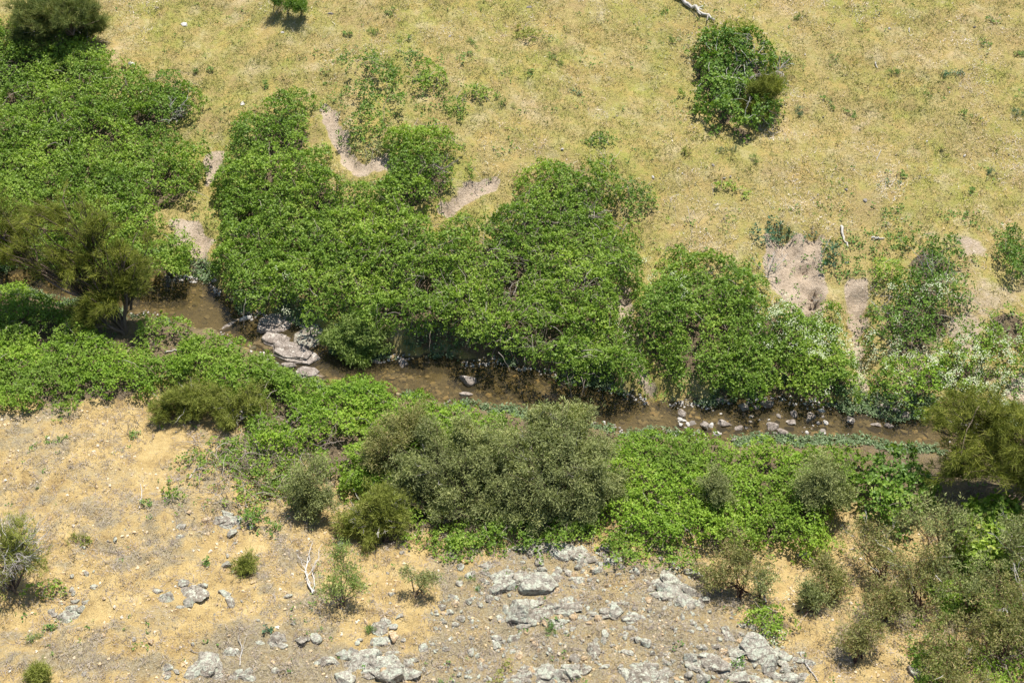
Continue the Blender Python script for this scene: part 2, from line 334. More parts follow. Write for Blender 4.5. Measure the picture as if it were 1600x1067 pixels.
TP = {
 'bramble': [leaf_tpl(7, .095, .095, (-5, 50), .045, rt, one_tri=True) for _ in range(7)]+[leaf_tpl(4, .10, .085, (-5, 45), .05, rt) for _ in range(4)],
 'bramble_small': [leaf_tpl(4, .095, .08, (0, 50), .025, rt) for _ in range(6)],
 'broad': [leaf_tpl(6, .18, .16, (-5, 40), .05, rt) for _ in range(6)],
 'narrow': [leaf_tpl(8, .10, .025, (5, 75), .04, rt) for _ in range(8)],
 'willow': [leaf_tpl(9, .13, .024, (-10, 60), .04, rt) for _ in range(6)],
 'needle': [leaf_tpl(12, .27, .019, (20, 80), .05, rt, one_tri=True) for _ in range(8)],
 'needle_short': [leaf_tpl(14, .16, .018, (10, 80), .04, rt, one_tri=True) for _ in range(6)],
 'tuft': [leaf_tpl(4, .11, .024, (15, 75), .045, rt, one_tri=True) for _ in range(12)],
 'litter': [leaf_tpl(6, .15, .016, (-2, 22), .05, rt, one_tri=True) for _ in range(8)],
 'herb': [leaf_tpl(6, .06, .05, (0, 50), .03, rt) for _ in range(5)],
 'flower': [leaf_tpl(4, .042, .042, (0, 40), .045, rt) for _ in range(5)],
 'twiggy': [leaf_tpl(6, .38, .014, (15, 85), .05, rt, one_tri=True) for _ in range(6)],
}
def scatter(tpl, P, Nn, scale, rs, vbase=None, vmix=.5):
    """put template clumps at points P with axis Nn; returns V,F,v"""
    n = len(P)
    if n == 0: return np.zeros((0, 3)), np.zeros((0, 3), int), np.zeros(0)
    Nn = Nn/np.maximum(np.linalg.norm(Nn, axis=1, keepdims=True), 1e-6)
    h = np.where(np.abs(Nn[:, 2:3]) < .9, np.array([[0, 0, 1.]]), np.array([[1., 0, 0]]))
    X = np.cross(h, Nn); X /= np.linalg.norm(X, axis=1, keepdims=True); Y = np.cross(Nn, X)
    a = rs.rand(n)*6.283; c, s = np.cos(a)[:, None], np.sin(a)[:, None]; X, Y = X*c+Y*s, Y*c-X*s
    R = np.stack([X, Y, Nn], -1)*np.broadcast_to(np.asarray(scale), (n,))[:, None, None]
    which = rs.randint(0, len(tpl), n); VV = []; FF = []; vv = []; off = 0
    if vbase is None: vbase = rs.rand(n)
    for k, (tv, tf, ta) in enumerate(tpl):
        id_ = np.where(which == k)[0]
        if not len(id_): continue
        q = np.einsum('nij,vj->nvi', R[id_], tv)+P[id_][:, None, :]
        VV.append(q.reshape(-1, 3)); FF.append((tf[None]+(np.arange(len(id_))*len(tv))[:, None, None]+off).reshape(-1, 3))
        vv.append((ta[None]*(1-vmix)+vbase[id_][:, None]*vmix).ravel()); off += len(id_)*len(tv)
    return np.concatenate(VV), np.concatenate(FF), np.clip(np.concatenate(vv), 0, 1)
def merge(parts):
    VV = []; FF = []; vv = []; o = 0
    for V, F, v in parts:
        if len(V) == 0: continue
        VV.append(V); FF.append(F+o); vv.append(v); o += len(V)
    return np.concatenate(VV), np.concatenate(FF), np.concatenate(vv)
def tubes(lines, radii, sides=4, rs=None):
    """lines: (n,k,3), radii: (n,k) -> joined tubes"""
    L = np.asarray(lines, float); Rr = np.asarray(radii, float); n, k, _ = L.shape
    t = np.gradient(L, axis=1); t /= np.maximum(np.linalg.norm(t, axis=2, keepdims=True), 1e-6)
    h = np.where(np.abs(t[..., 2:3]) < .8, np.array([0, 0, 1.]), np.array([1., 0, 0]))
    X = np.cross(t, h); X /= np.maximum(np.linalg.norm(X, axis=2, keepdims=True), 1e-6); Y = np.cross(t, X)
    a = np.arange(sides)/sides*2*math.pi
    ring = L[:, :, None, :]+Rr[:, :, None, None]*(X[:, :, None, :]*np.cos(a)[None, None, :, None]+Y[:, :, None, :]*np.sin(a)[None, None, :, None])
    V = ring.reshape(-1, 3); F = []
    i = np.arange(n)[:, None, None]; j = np.arange(k-1)[None, :, None]; s = np.arange(sides)[None, None, :]
    A = (i*k+j)*sides+s; B = (i*k+j)*sides+(s+1) % sides; C = A+sides; D = B+sides
    F = np.concatenate([np.stack([A, B, D], -1).reshape(-1, 3), np.stack([A, D, C], -1).reshape(-1, 3)])
    rr = (rs or RS).rand(n); v = np.repeat(rr, k*sides)
    return V, F, v
def bez(a, b, up, k, rs, wob=.05):
    """curved lines from a to b (n,3), sagging/bowing by up"""
    t = np.linspace(0, 1, k)[None, :, None]; mid = (a+b)/2+up
    P = (1-t)**2*a[:, None]+2*t*(1-t)*mid[:, None]+t*t*b[:, None]
    L = np.linalg.norm(b-a, axis=1)[:, None, None]
    wv = rs.randn(*P.shape)*wob*L*(np.sin(math.pi*t)*.9+.1*t); wv[:, 0] = 0
    return P+wv

# ------------------------------------------------------------------ thickets
THPOLY = []; THG = []
def base_far(x, y):
    """ground, carried on over the water at bank height (brambles overhang the creek)"""
    U = yu(x); z = T(x, y); B = bank_h(x); du = y-U
    return np.where(du < .9, np.maximum(z, B*.85), z)
def thicket(pts, H, label, cat='bramble thicket', name='bramble_thicket', m='bramble', tpl='bramble', far=None, dens=26., edge=.8,
            canes=40, flowers=None, gaps=.25, scale=1.0, group=None, mound=1.0, low=.15, seed=0, off=None, cane_m='cane', cane_hot=None, shoots=.03):
    dens *= 6.4 if tpl == 'bramble' else 3.8; scale *= .84 if tpl == 'bramble' else .92; small_ = np.ndim(pts[0]) == 0; rag = 1.0 if H > 1 else 1.15
    rs = np.random.RandomState(seed+len(label)*13); P = np.array(pts, float)
    if len(P) == 1 or np.ndim(pts[0]) == 0:
        cx, cy, rx, ry = pts; k = 14; a = np.linspace(0, 2*math.pi, k, endpoint=False); jr = 1+rs.randn(k)*.14
        P = np.stack([cx+np.cos(a)*rx*jr, cy+np.sin(a)*ry*jr], -1)
    far = far if far is not None else P[:, 1].mean() < 560
    bf = base_far if far else T
    if off is None: off = .25*H
    poly = polyw(P, off, bf); THPOLY.append(poly); THG.append(gaps)
    x0, y0 = poly.min(0); x1, y1 = poly.max(0); A = (x1-x0)*(y1-y0); n = int(A*dens*1.7)
    x = rs.uniform(x0-.2, x1+.2, n); y = rs.uniform(y0-.2, y1+.2, n)
    def field(x, y):
        ins = inside(x, y, poly); d = seg_dist(x, y, poly)*np.where(ins, 1, -1)
        d = d+(fbm(x*.9, y*.9, seed+5, 4)-.5)*(1.3*min(1, H) if small_ else 2.4*rag)+.22*(not small_)
        e = np.clip(d/edge, 0, 1); e = np.sqrt(1-(1-e)**2)
        b = 1-np.abs(2*vn(x*.75*mound, y*.75*mound, seed+9)-1); b2 = 1-np.abs(2*vn(x*1.7*mound+3, y*1.7*mound, seed+10)-1); b3 = vn(x*4, y*4, seed+12)
        return d, H*(low+(1-low)*e)*(.38+.32*b+.26*b2+.2*b3)
    d, h = field(x, y); e_ = .12
    hx = (field(x+e_, y)[1]-h)/e_; hy = (field(x, y+e_)[1]-h)/e_; g = np.sqrt(1+hx**2+hy**2)
    gp = fbm(x*.9, y*.9, seed+20, 4)
    keep = (d > 0) & (rs.rand(n)*1.7 < np.minimum(g, 2.2)) & (gp > .27+.30*gaps+(rs.rand(n)-.5)*.12) & (rs.rand(n) < .30+.7*ss(0, .9 if not small_ else .3, d)) & in_view(np.stack([x, y, h], -1), 90)
    x, y, h, hx, hy, d = (q[keep] for q in (x, y, h, hx, hy, d)); n = len(x); u = rs.rand(n)
    zb = bf(x, y); z = zb+h*(1-.5*u**3)+rs.randn(n)*.035
    sh = rs.rand(n) < shoots; z[sh] += rs.rand(sh.sum())*.25*min(1.2, H)
    # hanging edge in front over the bank
    Nn = np.stack([-hx*.8, -hy*.8, np.ones(n)], -1)+rs.randn(n, 3)*.35
    vb = np.clip(.5+.75*(rs.rand(n)-.5)+1.5*(fbm(x*.7, y*.7, seed+30, 3)-.5), 0, .97)
    V, F, v = scatter(TP[tpl], np.stack([x, y, z], -1), Nn, scale*(.75+.5*rs.rand(n)), rs, vb, .55)
    if not small_:
        m2 = int(A*2.2); x2 = rs.uniform(x0-.6, x1+.6, m2); y2 = rs.uniform(y0-.6, y1+.6, m2); d2 = seg_dist(x2, y2, poly)*np.where(inside(x2, y2, poly), 1, -1)
        k2 = (d2 > -.75) & (d2 < .35) & (fbm(x2*1.3, y2*1.3, seed+3, 3) > .48); x2, y2 = x2[k2], y2[k2]
        if len(x2):
            q2 = np.repeat(np.stack([x2, y2], -1), 5, 0)+rs.randn(len(x2)*5, 2)*.16; ok = (q2[:, 1]-yu(q2[:, 0]) > 0) | (yl(q2[:, 0])-q2[:, 1] > 0); q2 = q2[ok]; z2 = T(q2[:, 0], q2[:, 1])+.06+rs.rand(len(q2))*.2
            V2, F2, v2 = scatter(TP[tpl], np.column_stack([q2, z2]), np.tile([0, 0, 1.], (len(q2), 1))+rs.randn(len(q2), 3)*.4, scale*(.7+.4*rs.rand(len(q2))), rs); V, F, v = merge([(V, F, v), (V2, F2, v2)])
    c = poly.mean(0); root = empty(name, (c[0], c[1], float(T(c[0], c[1]))), label, cat, group)
    if len(V): child('foliage', V, F, M[m], v, root)['kind'] = 'stuff'
    # canes
    nc = int(canes*A*.5/10)+4 if canes else 0
    if nc:
        cx = rs.uniform(x0, x1, nc*3); cy = rs.uniform(y0, y1, nc*3); d2, h2 = field(cx, cy); k = d2 > .1
        if cane_hot is not None:
            hp = hit([cane_hot[0]], [cane_hot[1]], H)[0]; k &= rs.rand(nc*3) < np.exp(-((cx-hp[0])**2+(cy-hp[1])**2)/cane_hot[2]**2)+.12
        k = np.where(k)[0][:nc]; cx, cy, h2 = cx[k], cy[k], h2[k]
        a = rs.rand(len(k))*6.283; L = .35+.7*rs.rand(len(k)); ex = cx+np.cos(a)*L; ey = cy+np.sin(a)*L; d3, h3 = field(ex, ey)
        A0 = np.stack([cx, cy, bf(cx, cy)+h2*(.72+.25*rs.rand(len(k)))], -1); B0 = np.stack([ex, ey, bf(ex, ey)+np.maximum(h3, .05)*(.9+.12*rs.rand(len(k)))], -1)
        LN = bez(A0, B0, np.stack([0*L, 0*L, .12+.25*rs.rand(len(k))], -1), 6, rs, .04); rad = np.linspace(.0105, .005, 6)[None]*(.6+.7*rs.rand(len(k), 1))
        if len(k): cv = tubes(LN, rad, 3, rs); child('canes', cv[0], cv[1], M[cane_m], cv[2], root)['kind'] = 'stuff'
    if flowers:
        fl = []
        for (fx, fy, fr, fn) in flowers:
            hp = hit([fx], [fy], H*.8, bf)[0]; r = fr*.025
            fn = int(fn*.75); sc_ = rs.randn(max(3, fn//7), 2)*r*.55; q = sc_[rs.randint(0, len(sc_), fn)]+rs.randn(fn, 2)*.09+hp[:2]; dd, hh = field(q[:, 0], q[:, 1]); z = bf(q[:, 0], q[:, 1])+np.maximum(hh, .2*H)+.04+rs.rand(fn)*.12
            fl.append(scatter(TP['flower'], np.stack([q[:, 0], q[:, 1], z], -1), np.tile([0, 0, 1.], (fn, 1))+rs.randn(fn, 3)*.3, .8+.5*rs.rand(fn), rs))
        V, F, v = merge(fl); child('blossom', V, F, M['flower'], v, root)['kind'] = 'stuff'
    return root

BR = 'bramble thicket'
thicket([(-60,55),(60,66),(150,72),(182,100),(165,130),(240,140),(300,150),(305,175),(258,205),(265,232),(310,250),(305,285),(288,308),(252,325),(248,350),(258,375),(285,400),(288,428),(250,430),(100,424),(-60,415)], 1.15,
        'broad bright green bramble thicket covering the far bank in the upper left corner', seed=1, gaps=.2, canes=25, m='bramble', cane_hot=(110,110,4.0))
thicket([(362,235),(385,190),(440,162),(484,156),(493,185),(495,228),(522,272),(556,288),(604,272),(612,226),(660,218),(705,232),(720,270),(700,310),(655,322),(684,366),(752,360),(800,322),(830,280),(868,255),(930,272),(955,300),(960,340),(1000,385),(1003,430),(968,452),(960,510),(985,545),(1008,596),(960,603),(880,578),(800,556),(720,537),(640,522),(600,505),(560,500),(500,484),(450,480),(392,474),(362,440),(338,424),(330,385),(342,340),(338,300),(362,270)], 1.3,
        'largest dense bramble thicket hanging over the creek in the middle', seed=2, gaps=.2, edge=1.5, canes=95, flowers=[(442,430,45,26),(975,500,25,30)], cane_hot=(790,400,5.5))
thicket([(1015,432),(1050,405),(1100,412),(1150,420),(1190,440),(1215,480),(1260,505),(1310,500),(1338,545),(1340,600),(1328,630),(1290,626),(1200,616),(1100,612),(1035,602),(1003,555),(975,505),(990,460)], 1.15,
        'bramble thicket with white blossom between the dirt chute and the eroded gully', seed=3, gaps=.18, edge=1.3, canes=25, flowers=[(1225,500,45,190),(1290,540,60,380),(1040,425,40,60),(1190,495,30,30)], cane_hot=(1150,430,2.5))
thicket([(1412,395),(1440,372),(1485,380),(1505,420),(1485,470),(1500,520),(1470,560),(1400,565),(1350,545),(1350,500),(1365,465),(1410,440)], 1.1,
        'dark green bramble patch with bare grey stems right of the eroded gully', seed=4, gaps=.2, canes=60, m='bramble_dark', tpl='bramble_small', flowers=[(1370,528,40,160),(1475,455,35,90),(1440,470,30,60)])
thicket([(1358,600),(1372,575),(1420,560),(1500,545),(1560,555),(1680,550),(1700,600),(1600,600),(1540,610),(1480,600),(1450,630),(1420,645),(1380,632)], 1.1,
        'bramble bushes crowned with white blossom behind the olive tree at the right edge', seed=5, gaps=.12, canes=20, m='bramble_light', tpl='bramble_small', flowers=[(1500,575,80,620),(1570,575,60,420),(1430,555,40,120),(1520,545,50,160)])
thicket([(-60,452),(50,457),(105,480),(160,520),(200,548),(290,560),(290,592),(250,600),(225,622),(150,636),(60,640),(-60,630)], .75,
        'low bright bramble mat on the near bank at the left edge', seed=6, gaps=.2, canes=18, m='bramble_light', far=False)
thicket([(228,502),(262,492),(300,510),(308,535),(280,548),(235,545)], .7, 'small round bramble mound on the near bank beside the brown pool', seed=7, gaps=.15, canes=8, m='bramble', cat='bramble bush', name='bramble_bush', far=False)
thicket([(288,556),(325,532),(400,562),(470,594),(520,622),(556,612),(600,602),(640,622),(700,648),(780,655),(810,690),(740,750),(650,765),(560,760),(500,742),(470,722),(440,702),(385,692),(392,655),(335,612)], .85,
        'bright bramble thicket sloping down to the creek rocks on the near bank', seed=8, gaps=.26, canes=90, m='bramble_light', far=False, cane_hot=(430,705,2.2))
thicket([(940,700),(1000,678),(1100,692),(1200,690),(1300,690),(1332,710),(1325,760),(1305,822),(1260,850),(1215,858),(1140,868),(1080,850),(1010,862),(950,842),(935,780)], .95,
        'smooth bright green bramble thicket between the creek stones and the rocky slope', seed=9, gaps=.1, canes=15, m='bramble_light', far=False, cane_hot=(1010,840,2.5))
thicket([(1345,722),(1400,722),(1455,752),(1475,800),(1430,815),(1375,812),(1345,792)], 1.3, 'dark green bramble clump beside the sandy track', seed=10, gaps=.1, canes=10, m='bramble_dark', tpl='broad', far=False, name='bramble_bush', cat='bramble bush', scale=.75)
thicket([(1492,822),(1555,792),(1620,805),(1660,860),(1620,890),(1545,884),(1500,860)], 1.1, 'broad leaved bright bramble clump below the olive tree at the right edge', seed=11, gaps=.1, canes=10, m='bramble', tpl='broad', far=False, name='bramble_bush', cat='bramble bush')
thicket([(1525,1020),(1570,1000),(1680,985),(1700,1100),(1530,1100)], .7, 'light green bramble with grey dead canes in the lower right corner', seed=12, gaps=.4, canes=160, m='bramble_light', far=False, name='bramble_bush', cat='bramble bush', scale=.85)
thicket([(672,835),(730,815),(790,840),(772,862),(720,872),(690,855)], .35, 'low patch of bramble leaves at the foot of the olive shrubs', seed=13, gaps=.4, canes=20, m='bramble', far=False, name='bramble_bush', cat='bramble bush')
thicket([(540,745),(640,740),(700,700),(780,690),(860,700),(950,700),(955,790),(960,838),(900,855),(800,852),(700,845),(640,830),(600,815),(555,780)], .5, 'shaded bramble undergrowth between the feet of the olive shrubs', seed=17, gaps=.35, canes=30, m='bramble', far=False, name='bramble_bush', cat='bramble bush')
thicket([(1440,880),(1500,890),(1560,885),(1640,900),(1640,1010),(1560,1010),(1520,1030),(1500,1080),(1440,1060),(1420,1000),(1435,940)], .4, 'patchy green bramble floor under the lower right scrub', seed=18, gaps=.6, canes=60, m='bramble', far=False, name='bramble_bush', cat='bramble bush')
thicket([(395,568),(470,600),(560,620),(600,614),(600,645),(480,640),(380,600)], .6, 'bramble edge leaning over the lower creek rocks', seed=19, gaps=.3, canes=12, m='bramble_light', far=False, name='bramble_bush', cat='bramble bush')
thicket([(950,850),(1010,858),(1070,852),(1085,875),(1020,890),(965,880)], .4, 'straggling bramble edge above the rock outcrop', seed=14, gaps=.5, canes=60, m='bramble', tpl='bramble_small', far=False, name='bramble_bush', cat='bramble bush')
thicket([(280,742),(325,695),(385,668),(455,700),(505,745),(480,790),(440,800),(400,770),(330,775)], .4, 'thin leafy bramble runners over grey litter on the sandy slope', seed=15, gaps=.66, canes=330, m='bramble', tpl='bramble_small', far=False, name='bramble_bush', cat='bramble bush')
thicket([(545,100),(590,92),(632,120),(628,165),(600,180),(590,215),(560,228),(548,208),(545,165)], .9, 'bramble patch beside the top of the pale dirt trail', seed=16, gaps=.4, canes=50, m='bramble_dark', tpl='bramble_small', name='bramble_bush', cat='bramble bush')
small = [((668,130,26,30), .7, 'small bramble bush standing alone in the dry grass', .35), ((712,165,24,22), .5, 'ragged bramble bush in the paddock above the dirt patch', .6),
 ((745,150,28,20), .5, 'loose green bramble just right of the ragged one in the paddock', .6), ((640,90,28,9), .3, 'narrow strip of low bramble above the paddock bushes', .5),
 ((655,205,32,14), .35, 'flat bramble patch above the middle thicket', .6), ((995,318,32,30), .5, 'scrubby bramble bush right of the middle thicket', .5),
 ((1058,328,26,16), .4, 'low bramble in a broken row on the paddock edge', .5), ((1108,345,38,16), .4, 'wider bramble of the broken row on the paddock edge', .55),
 ((940,262,24,18), .5, 'bramble tuft sprouting at the peak of the middle thicket', .4), ((945,220,26,10), .3, 'low bramble tuft in open grass above the middle thicket', .5),
 ((1388,430,26,22), .7, 'round dark bush in dry grass right of the gully', .3), ((1582,400,32,38), 1.0, 'dense dark bush cut by the right edge of the photo', .2),
 ((1560,520,48,40), .7, 'weedy green bush on bare soil near the right edge', .25), ((1050,400,22,14), .4, 'small bramble above the blossoming thicket', .5),
 ((1210,975,42,28), .5, 'leafy bush with pale blooms beside the sandy patch', .3), ((405,808,32,22), .4, 'leafy bramble at the top of the rocky sand', .45),
 ((215,660,40,16), .3, 'sparse leafy runners on the sand below the left bramble mat', .7), ((272,778,18,24), .35, 'narrow green bramble sprig on open sand', .5),
 ((60,925,42,14), .35, 'low green sprawl at the foot of the grey twiggy bush', .4), ((440,760,40,20), .4, 'bramble runners below the young grey green tree', .5),
 ((740,290,40,14), .3, 'thin growth edging the dirt scar', .7), ((820,55,22,14), .3, 'olive clump of rank grass in the paddock', .6),
 ((285,395,24,30), .9, 'bramble bush between two bare earth scars above the pool', .15), 
 ((1250,375,22,12), .35, 'blue green thistle patch at the head of the gully', .4), ((1205,365,35,22), .4, 'wide blue green thistle patch left of the gully head', .5),
 ((1295,395,18,20), .5, 'blue green thistle clump right of the gully', .3), ((1130,300,40,16), .25, 'faint green patch in the paddock', .75), ((265,150,40,24), .9, 'bramble with bleached dead branches on the paddock edge', .35),
 ((590,235,30,16), .3, 'grey green weeds at the bottom of the dirt trail', .6), ((1110,760,30,34), .5, 'silver tinged growth in the near right thicket', .3), ((1430,320,1,1), .1, '', 1)][:-1]
for i, (e, H, lab, gp) in enumerate(small):
    mm = 'thistle' if 'thistle' in lab else ('grey_leaf' if 'silver' in lab or 'grey green' in lab else ('needle_green' if 'yellow green' in lab or 'olive clump' in lab else ['bramble', 'bramble_dark'][i % 2]))
    fl = [(e[0], e[1], 40, 25)] if 'pale blooms' in lab else None
    thicket(e, H, lab, 'bramble bush' if 'bramble' in lab else 'bush', 'bramble_bush' if 'bramble' in lab else 'low_bush', m=mm, tpl='bramble_small', dens=42, edge=.45, canes=40, gaps=gp, seed=30+i, far=e[1] < 560, flowers=fl, scale=.9)

# ------------------------------------------------------------------ shrubs and trees
def tree(name, base, lobes, label, cat, leaf='hop', tpl='narrow', bark='bark', nb=40, per=8, r0=.07, stems=1, scale=1.0, dead=0, dead_m='dead',
         group=None, seed=0, off=0, shell=.35, spread=.2, flat=1.0, hang=0.0, leafmix=.5, along=.55, fork=.35, axis_bias=1.0, sub=3, lean=None):
    """base px; lobes: (px,py,height above base, radius m [, vertical factor])"""
    rs = np.random.RandomState(seed+101); b = W(*base); b[2] -= .05; root = empty(name, b, label, cat, group)
    bl = []; br = []; pts = []; nrm = []; LB = []
    for lb in lobes:
        px, py, h, r = lb[:4]; vf = lb[4] if len(lb) > 4 else .75
        c = at_z(px, py, b[2]+h); LB.append((c, r, vf))
    # trunk / stems reach from the base towards each lobe
    lines5 = []; rad5 = []
    nst = max(stems, 1); K = 8
    for (c, r, vf) in LB:
        for s in range(max(1, stems)):
            tgt = c+np.array([rs.randn()*r*.35, rs.randn()*r*.35, -r*vf*.1+rs.randn()*r*.15]); st = b+np.array([rs.randn()*.05*nst, rs.randn()*.05*nst, 0])
            P = bez(st[None], tgt[None], np.array([[ -(tgt-st)[0]*.18, -(tgt-st)[1]*.18, (tgt-st)[2]*.12]]), K, rs, .03)[0]
            lines5.append(P); rr = r0*np.linspace(1, .28, K)/math.sqrt(max(1, len(LB)*.5)); rad5.append(rr)
            m = nb//max(1, stems)
            d = rs.randn(m, 3); d /= np.linalg.norm(d, axis=1, keepdims=True); d[:, 2] = np.where(d[:, 2] < -.3, -d[:, 2]*.5, d[:, 2])
            rad = r*(shell+(1-shell)*rs.rand(m)**.6)*(.45+1.0*vn(np.arctan2(d[:, 1], d[:, 0])*1.3+s*7+r*31, d[:, 2]*2.5+9, seed+3))*(.85+.35*rs.rand(m)); e = c+d*rad[:, None]*np.array([1, 1, vf])
            ti = rs.uniform(fork, 1, m)*(K-1); i0 = np.minimum(ti.astype(int), K-2); f = (ti-i0)[:, None]; q = P[i0]*(1-f)+P[i0+1]*f
            B = bez(q, e, np.stack([rs.randn(m)*.05*r, rs.randn(m)*.05*r, np.full(m, .14*r-hang*r)], -1), 6, rs, .035)
            B[:, -1, 2] -= hang*r*.4
            bl.append(B); br.append(np.linspace(1, .25, 6)[None]*(r0*.24*(.6+.6*rs.rand(m, 1))))
            # side twigs
            tk = m*sub; bi = rs.randint(0, m, tk); tj = rs.uniform(.35, .95, tk)*5; j0 = np.minimum(tj.astype(int), 4); f = (tj-j0)[:, None]
            q2 = B[bi, j0]*(1-f)+B[bi, j0+1]*f; dirb = B[bi, np.minimum(j0+1, 5)]-B[bi, j0]; dirb /= np.maximum(np.linalg.norm(dirb, axis=1, keepdims=True), 1e-6)
            dd = dirb*axis_bias+rs.randn(tk, 3)*.6+np.array([0, 0, .25-hang]); dd /= np.linalg.norm(dd, axis=1, keepdims=True)
            e2 = q2+dd*(r*(.22+.28*rs.rand(tk)))[:, None]; S = bez(q2, e2, np.zeros((tk, 3)), 6, rs, .05)
            bl.append(S); br.append(np.linspace(1, .4, 6)[None]*np.full((tk, 1), max(.006, r0*.07)))
            for L_, cnt, t0 in ((B, per*m//2, along), (S, per*tk, .25)):
                n_ = len(L_); bi = rs.randint(0, n_, cnt); tj = rs.uniform(t0, 1.0, cnt)*5; j0 = np.minimum(tj.astype(int), 4); f = (tj-j0)[:, None]
                pp = L_[bi, j0]*(1-f)+L_[bi, j0+1]*f+rs.randn(cnt, 3)*spread*.5; dv = L_[bi, j0+1]-L_[bi, j0]; dv /= np.maximum(np.linalg.norm(dv, axis=1, keepdims=True), 1e-6)
                pts.append(pp); nrm.append(dv*axis_bias+rs.randn(cnt, 3)*.35+np.array([0, 0, .35-hang]))
    tv = tubes(np.array(lines5), np.array(rad5), 6, rs); child('trunk', tv[0], tv[1], M[bark], tv[2], root, True)
    bv = tubes(np.concatenate(bl), np.concatenate(br), 3, rs); child('branches', bv[0], bv[1], M[bark], bv[2], root)['kind'] = 'stuff'
    P = np.concatenate(pts); Q = np.concatenate(nrm); n = len(P)
    gz = T(P[:, 0], P[:, 1]); k = P[:, 2] > gz+.03; P, Q = P[k], Q[k]; n = len(P)
    vb = np.clip(.45*rs.rand(n)+.55*fbm(P[:, 0]*1.7+P[:, 2], P[:, 1]*1.7, seed+40, 3), 0, 1); vb = np.clip((vb-.5)*1.5+.5, 0, 1)
    V, F, v = scatter(TP[tpl], P, Q, scale*(.75+.5*rs.rand(n)), rs, vb, leafmix); child('crown', V, F, M[leaf], v, root)
    if dead:
        (c, r, vf) = LB[-1] if dead < 0 else LB[0]; m = abs(dead)
        c = np.mean([q[0] for q in LB], 0); r = max(q[1] for q in LB)*1.15
        a = rs.rand(m)*6.283; e = c+np.stack([np.cos(a)*r*(.7+.4*rs.rand(m)), np.sin(a)*r*(.7+.4*rs.rand(m)), r*(.1+.55*rs.rand(m))], -1)
        s = c+rs.randn(m, 3)*r*.2-np.array([0, 0, .3*r]); B = bez(s, e, rs.randn(m, 3)*.08*r, 6, rs, .05); R1 = np.linspace(1, .3, 6)[None]*(.012+.014*rs.rand(m, 1))
        tk = m*3; bi = rs.randint(0, m, tk); j0 = rs.randint(2, 5, tk); q2 = B[bi, j0]; dd = (B[bi, j0+1]-B[bi, j0]); dd /= np.linalg.norm(dd, axis=1, keepdims=True); dd += rs.randn(tk, 3)*.5
        S = bez(q2, q2+dd*r*(.12+.2*rs.rand(tk))[:, None], np.zeros((tk, 3)), 6, rs, .06); R2 = np.linspace(1, .4, 6)[None]*np.full((tk, 1), .009)
        dv = tubes(np.concatenate([B, S]), np.concatenate([R1, R2]), 3, rs); child('dead_branches', dv[0], dv[1], M[dead_m], dv[2], root)['kind'] = 'stuff'
    return root

# large needle leaved trees
tree('needle_tree', (195,520), [(60,340,3.6,1.6),(140,350,3.4,1.5),(195,400,2.6,1.2),(20,385,3.0,1.5),(100,410,2.7,1.3),(165,462,1.5,1.0),(130,495,1.0,.8),(-20,330,3.8,1.4),(215,435,1.9,.8)],
     'large feathery olive needle tree leaning over the creek at the left edge', 'tree', 'needle', 'needle', 'bark', nb=19, per=5, r0=.16, seed=1, axis_bias=2.4, shell=.3, fork=.15, scale=1.0, along=.4)
tree('needle_tree', (1640,760), [(1480,665,2.8,1.2),(1560,655,3.4,1.4),(1610,700,3.2,1.4),(1530,715,2.5,1.2),(1470,725,1.7,.9),(1590,755,2.2,1.1),(1500,632,2.8,.8)],
     'feathery olive needle tree hiding the creek at the right edge', 'tree', 'needle', 'needle', 'bark', nb=19, per=5, r0=.14, seed=2, axis_bias=2.4, shell=.3, fork=.15, scale=1.0, along=.4)
tree('needle_tree', (95,72), [(60,18,1.6,1.3),(115,20,1.8,1.4),(85,45,.9,1.3),(140,40,.8,.9),(40,50,.5,1.0),(100,65,.4,.9)],
     'dark dense needle tree in the top left corner', 'tree', 'needle_dark', 'needle', 'bark', nb=34, per=8, r0=.14, seed=3, shell=.4, dead=10)
# olive and grey shrubs in the middle of the near bank
tree('olive_shrub', (880,815), [(880,695,1.7,1.25),(835,745,1.3,1.15),(915,745,1.2,1.1),(870,655,1.9,.9),(850,800,.5,1.0),(915,795,.5,.9),(930,705,1.4,.85),(812,700,1.5,.95),(785,745,1.0,.85),(955,765,.6,.7),(905,645,1.7,.6),(835,650,1.7,.65),(795,800,.4,.8),(780,690,1.3,.7)],
     'tall grey green shrub standing highest in the middle of the near bank', 'shrub', 'grey_leaf', 'narrow', 'bark', nb=28, per=7, r0=.09, stems=1, seed=4, dead=26, scale=1.15)
tree('olive_shrub', (725,815), [(690,705,1.3,1.05),(735,735,1.2,1.05),(675,755,.8,1.0),(755,690,1.4,.9),(710,790,.6,.95),(765,790,.6,.8),(640,735,1.1,.9),(610,770,.7,.6),(665,670,1.6,.6),(720,665,1.8,.6)],
     'rounded olive shrub left of the tallest grey green one', 'shrub', 'grey_leaf', 'narrow', 'bark', nb=30, per=6, r0=.08, stems=1, seed=5, dead=10, scale=1.1)
tree('olive_shrub', (625,755), [(600,680,1.4,.9),(640,660,1.3,.8),(585,720,.9,.8)], 'shorter dull green shrub rising from the near bramble', 'shrub', 'hop', 'narrow', 'bark', nb=26, per=8, r0=.05, stems=2, seed=6)
tree('young_tree', (487,800), [(485,740,1.4,.75),(468,765,.9,.7),(503,772,.8,.7),(485,790,.4,.6)], 'young grey green tree at the head of the sandy slope', 'tree', 'grey_leaf', 'narrow', 'bark', nb=20, per=5, r0=.05, stems=2, seed=7)
tree('needle_shrub', (585,850), [(585,795,.8,.85),(620,810,.5,.75),(550,820,.4,.7),(600,770,.9,.65),(585,830,.3,.7)], 'yellow green needle shrub with bleached bare branches', 'shrub', 'needle_green', 'needle_short', 'bark', nb=20, per=5, r0=.05, stems=2, seed=8, dead=34)
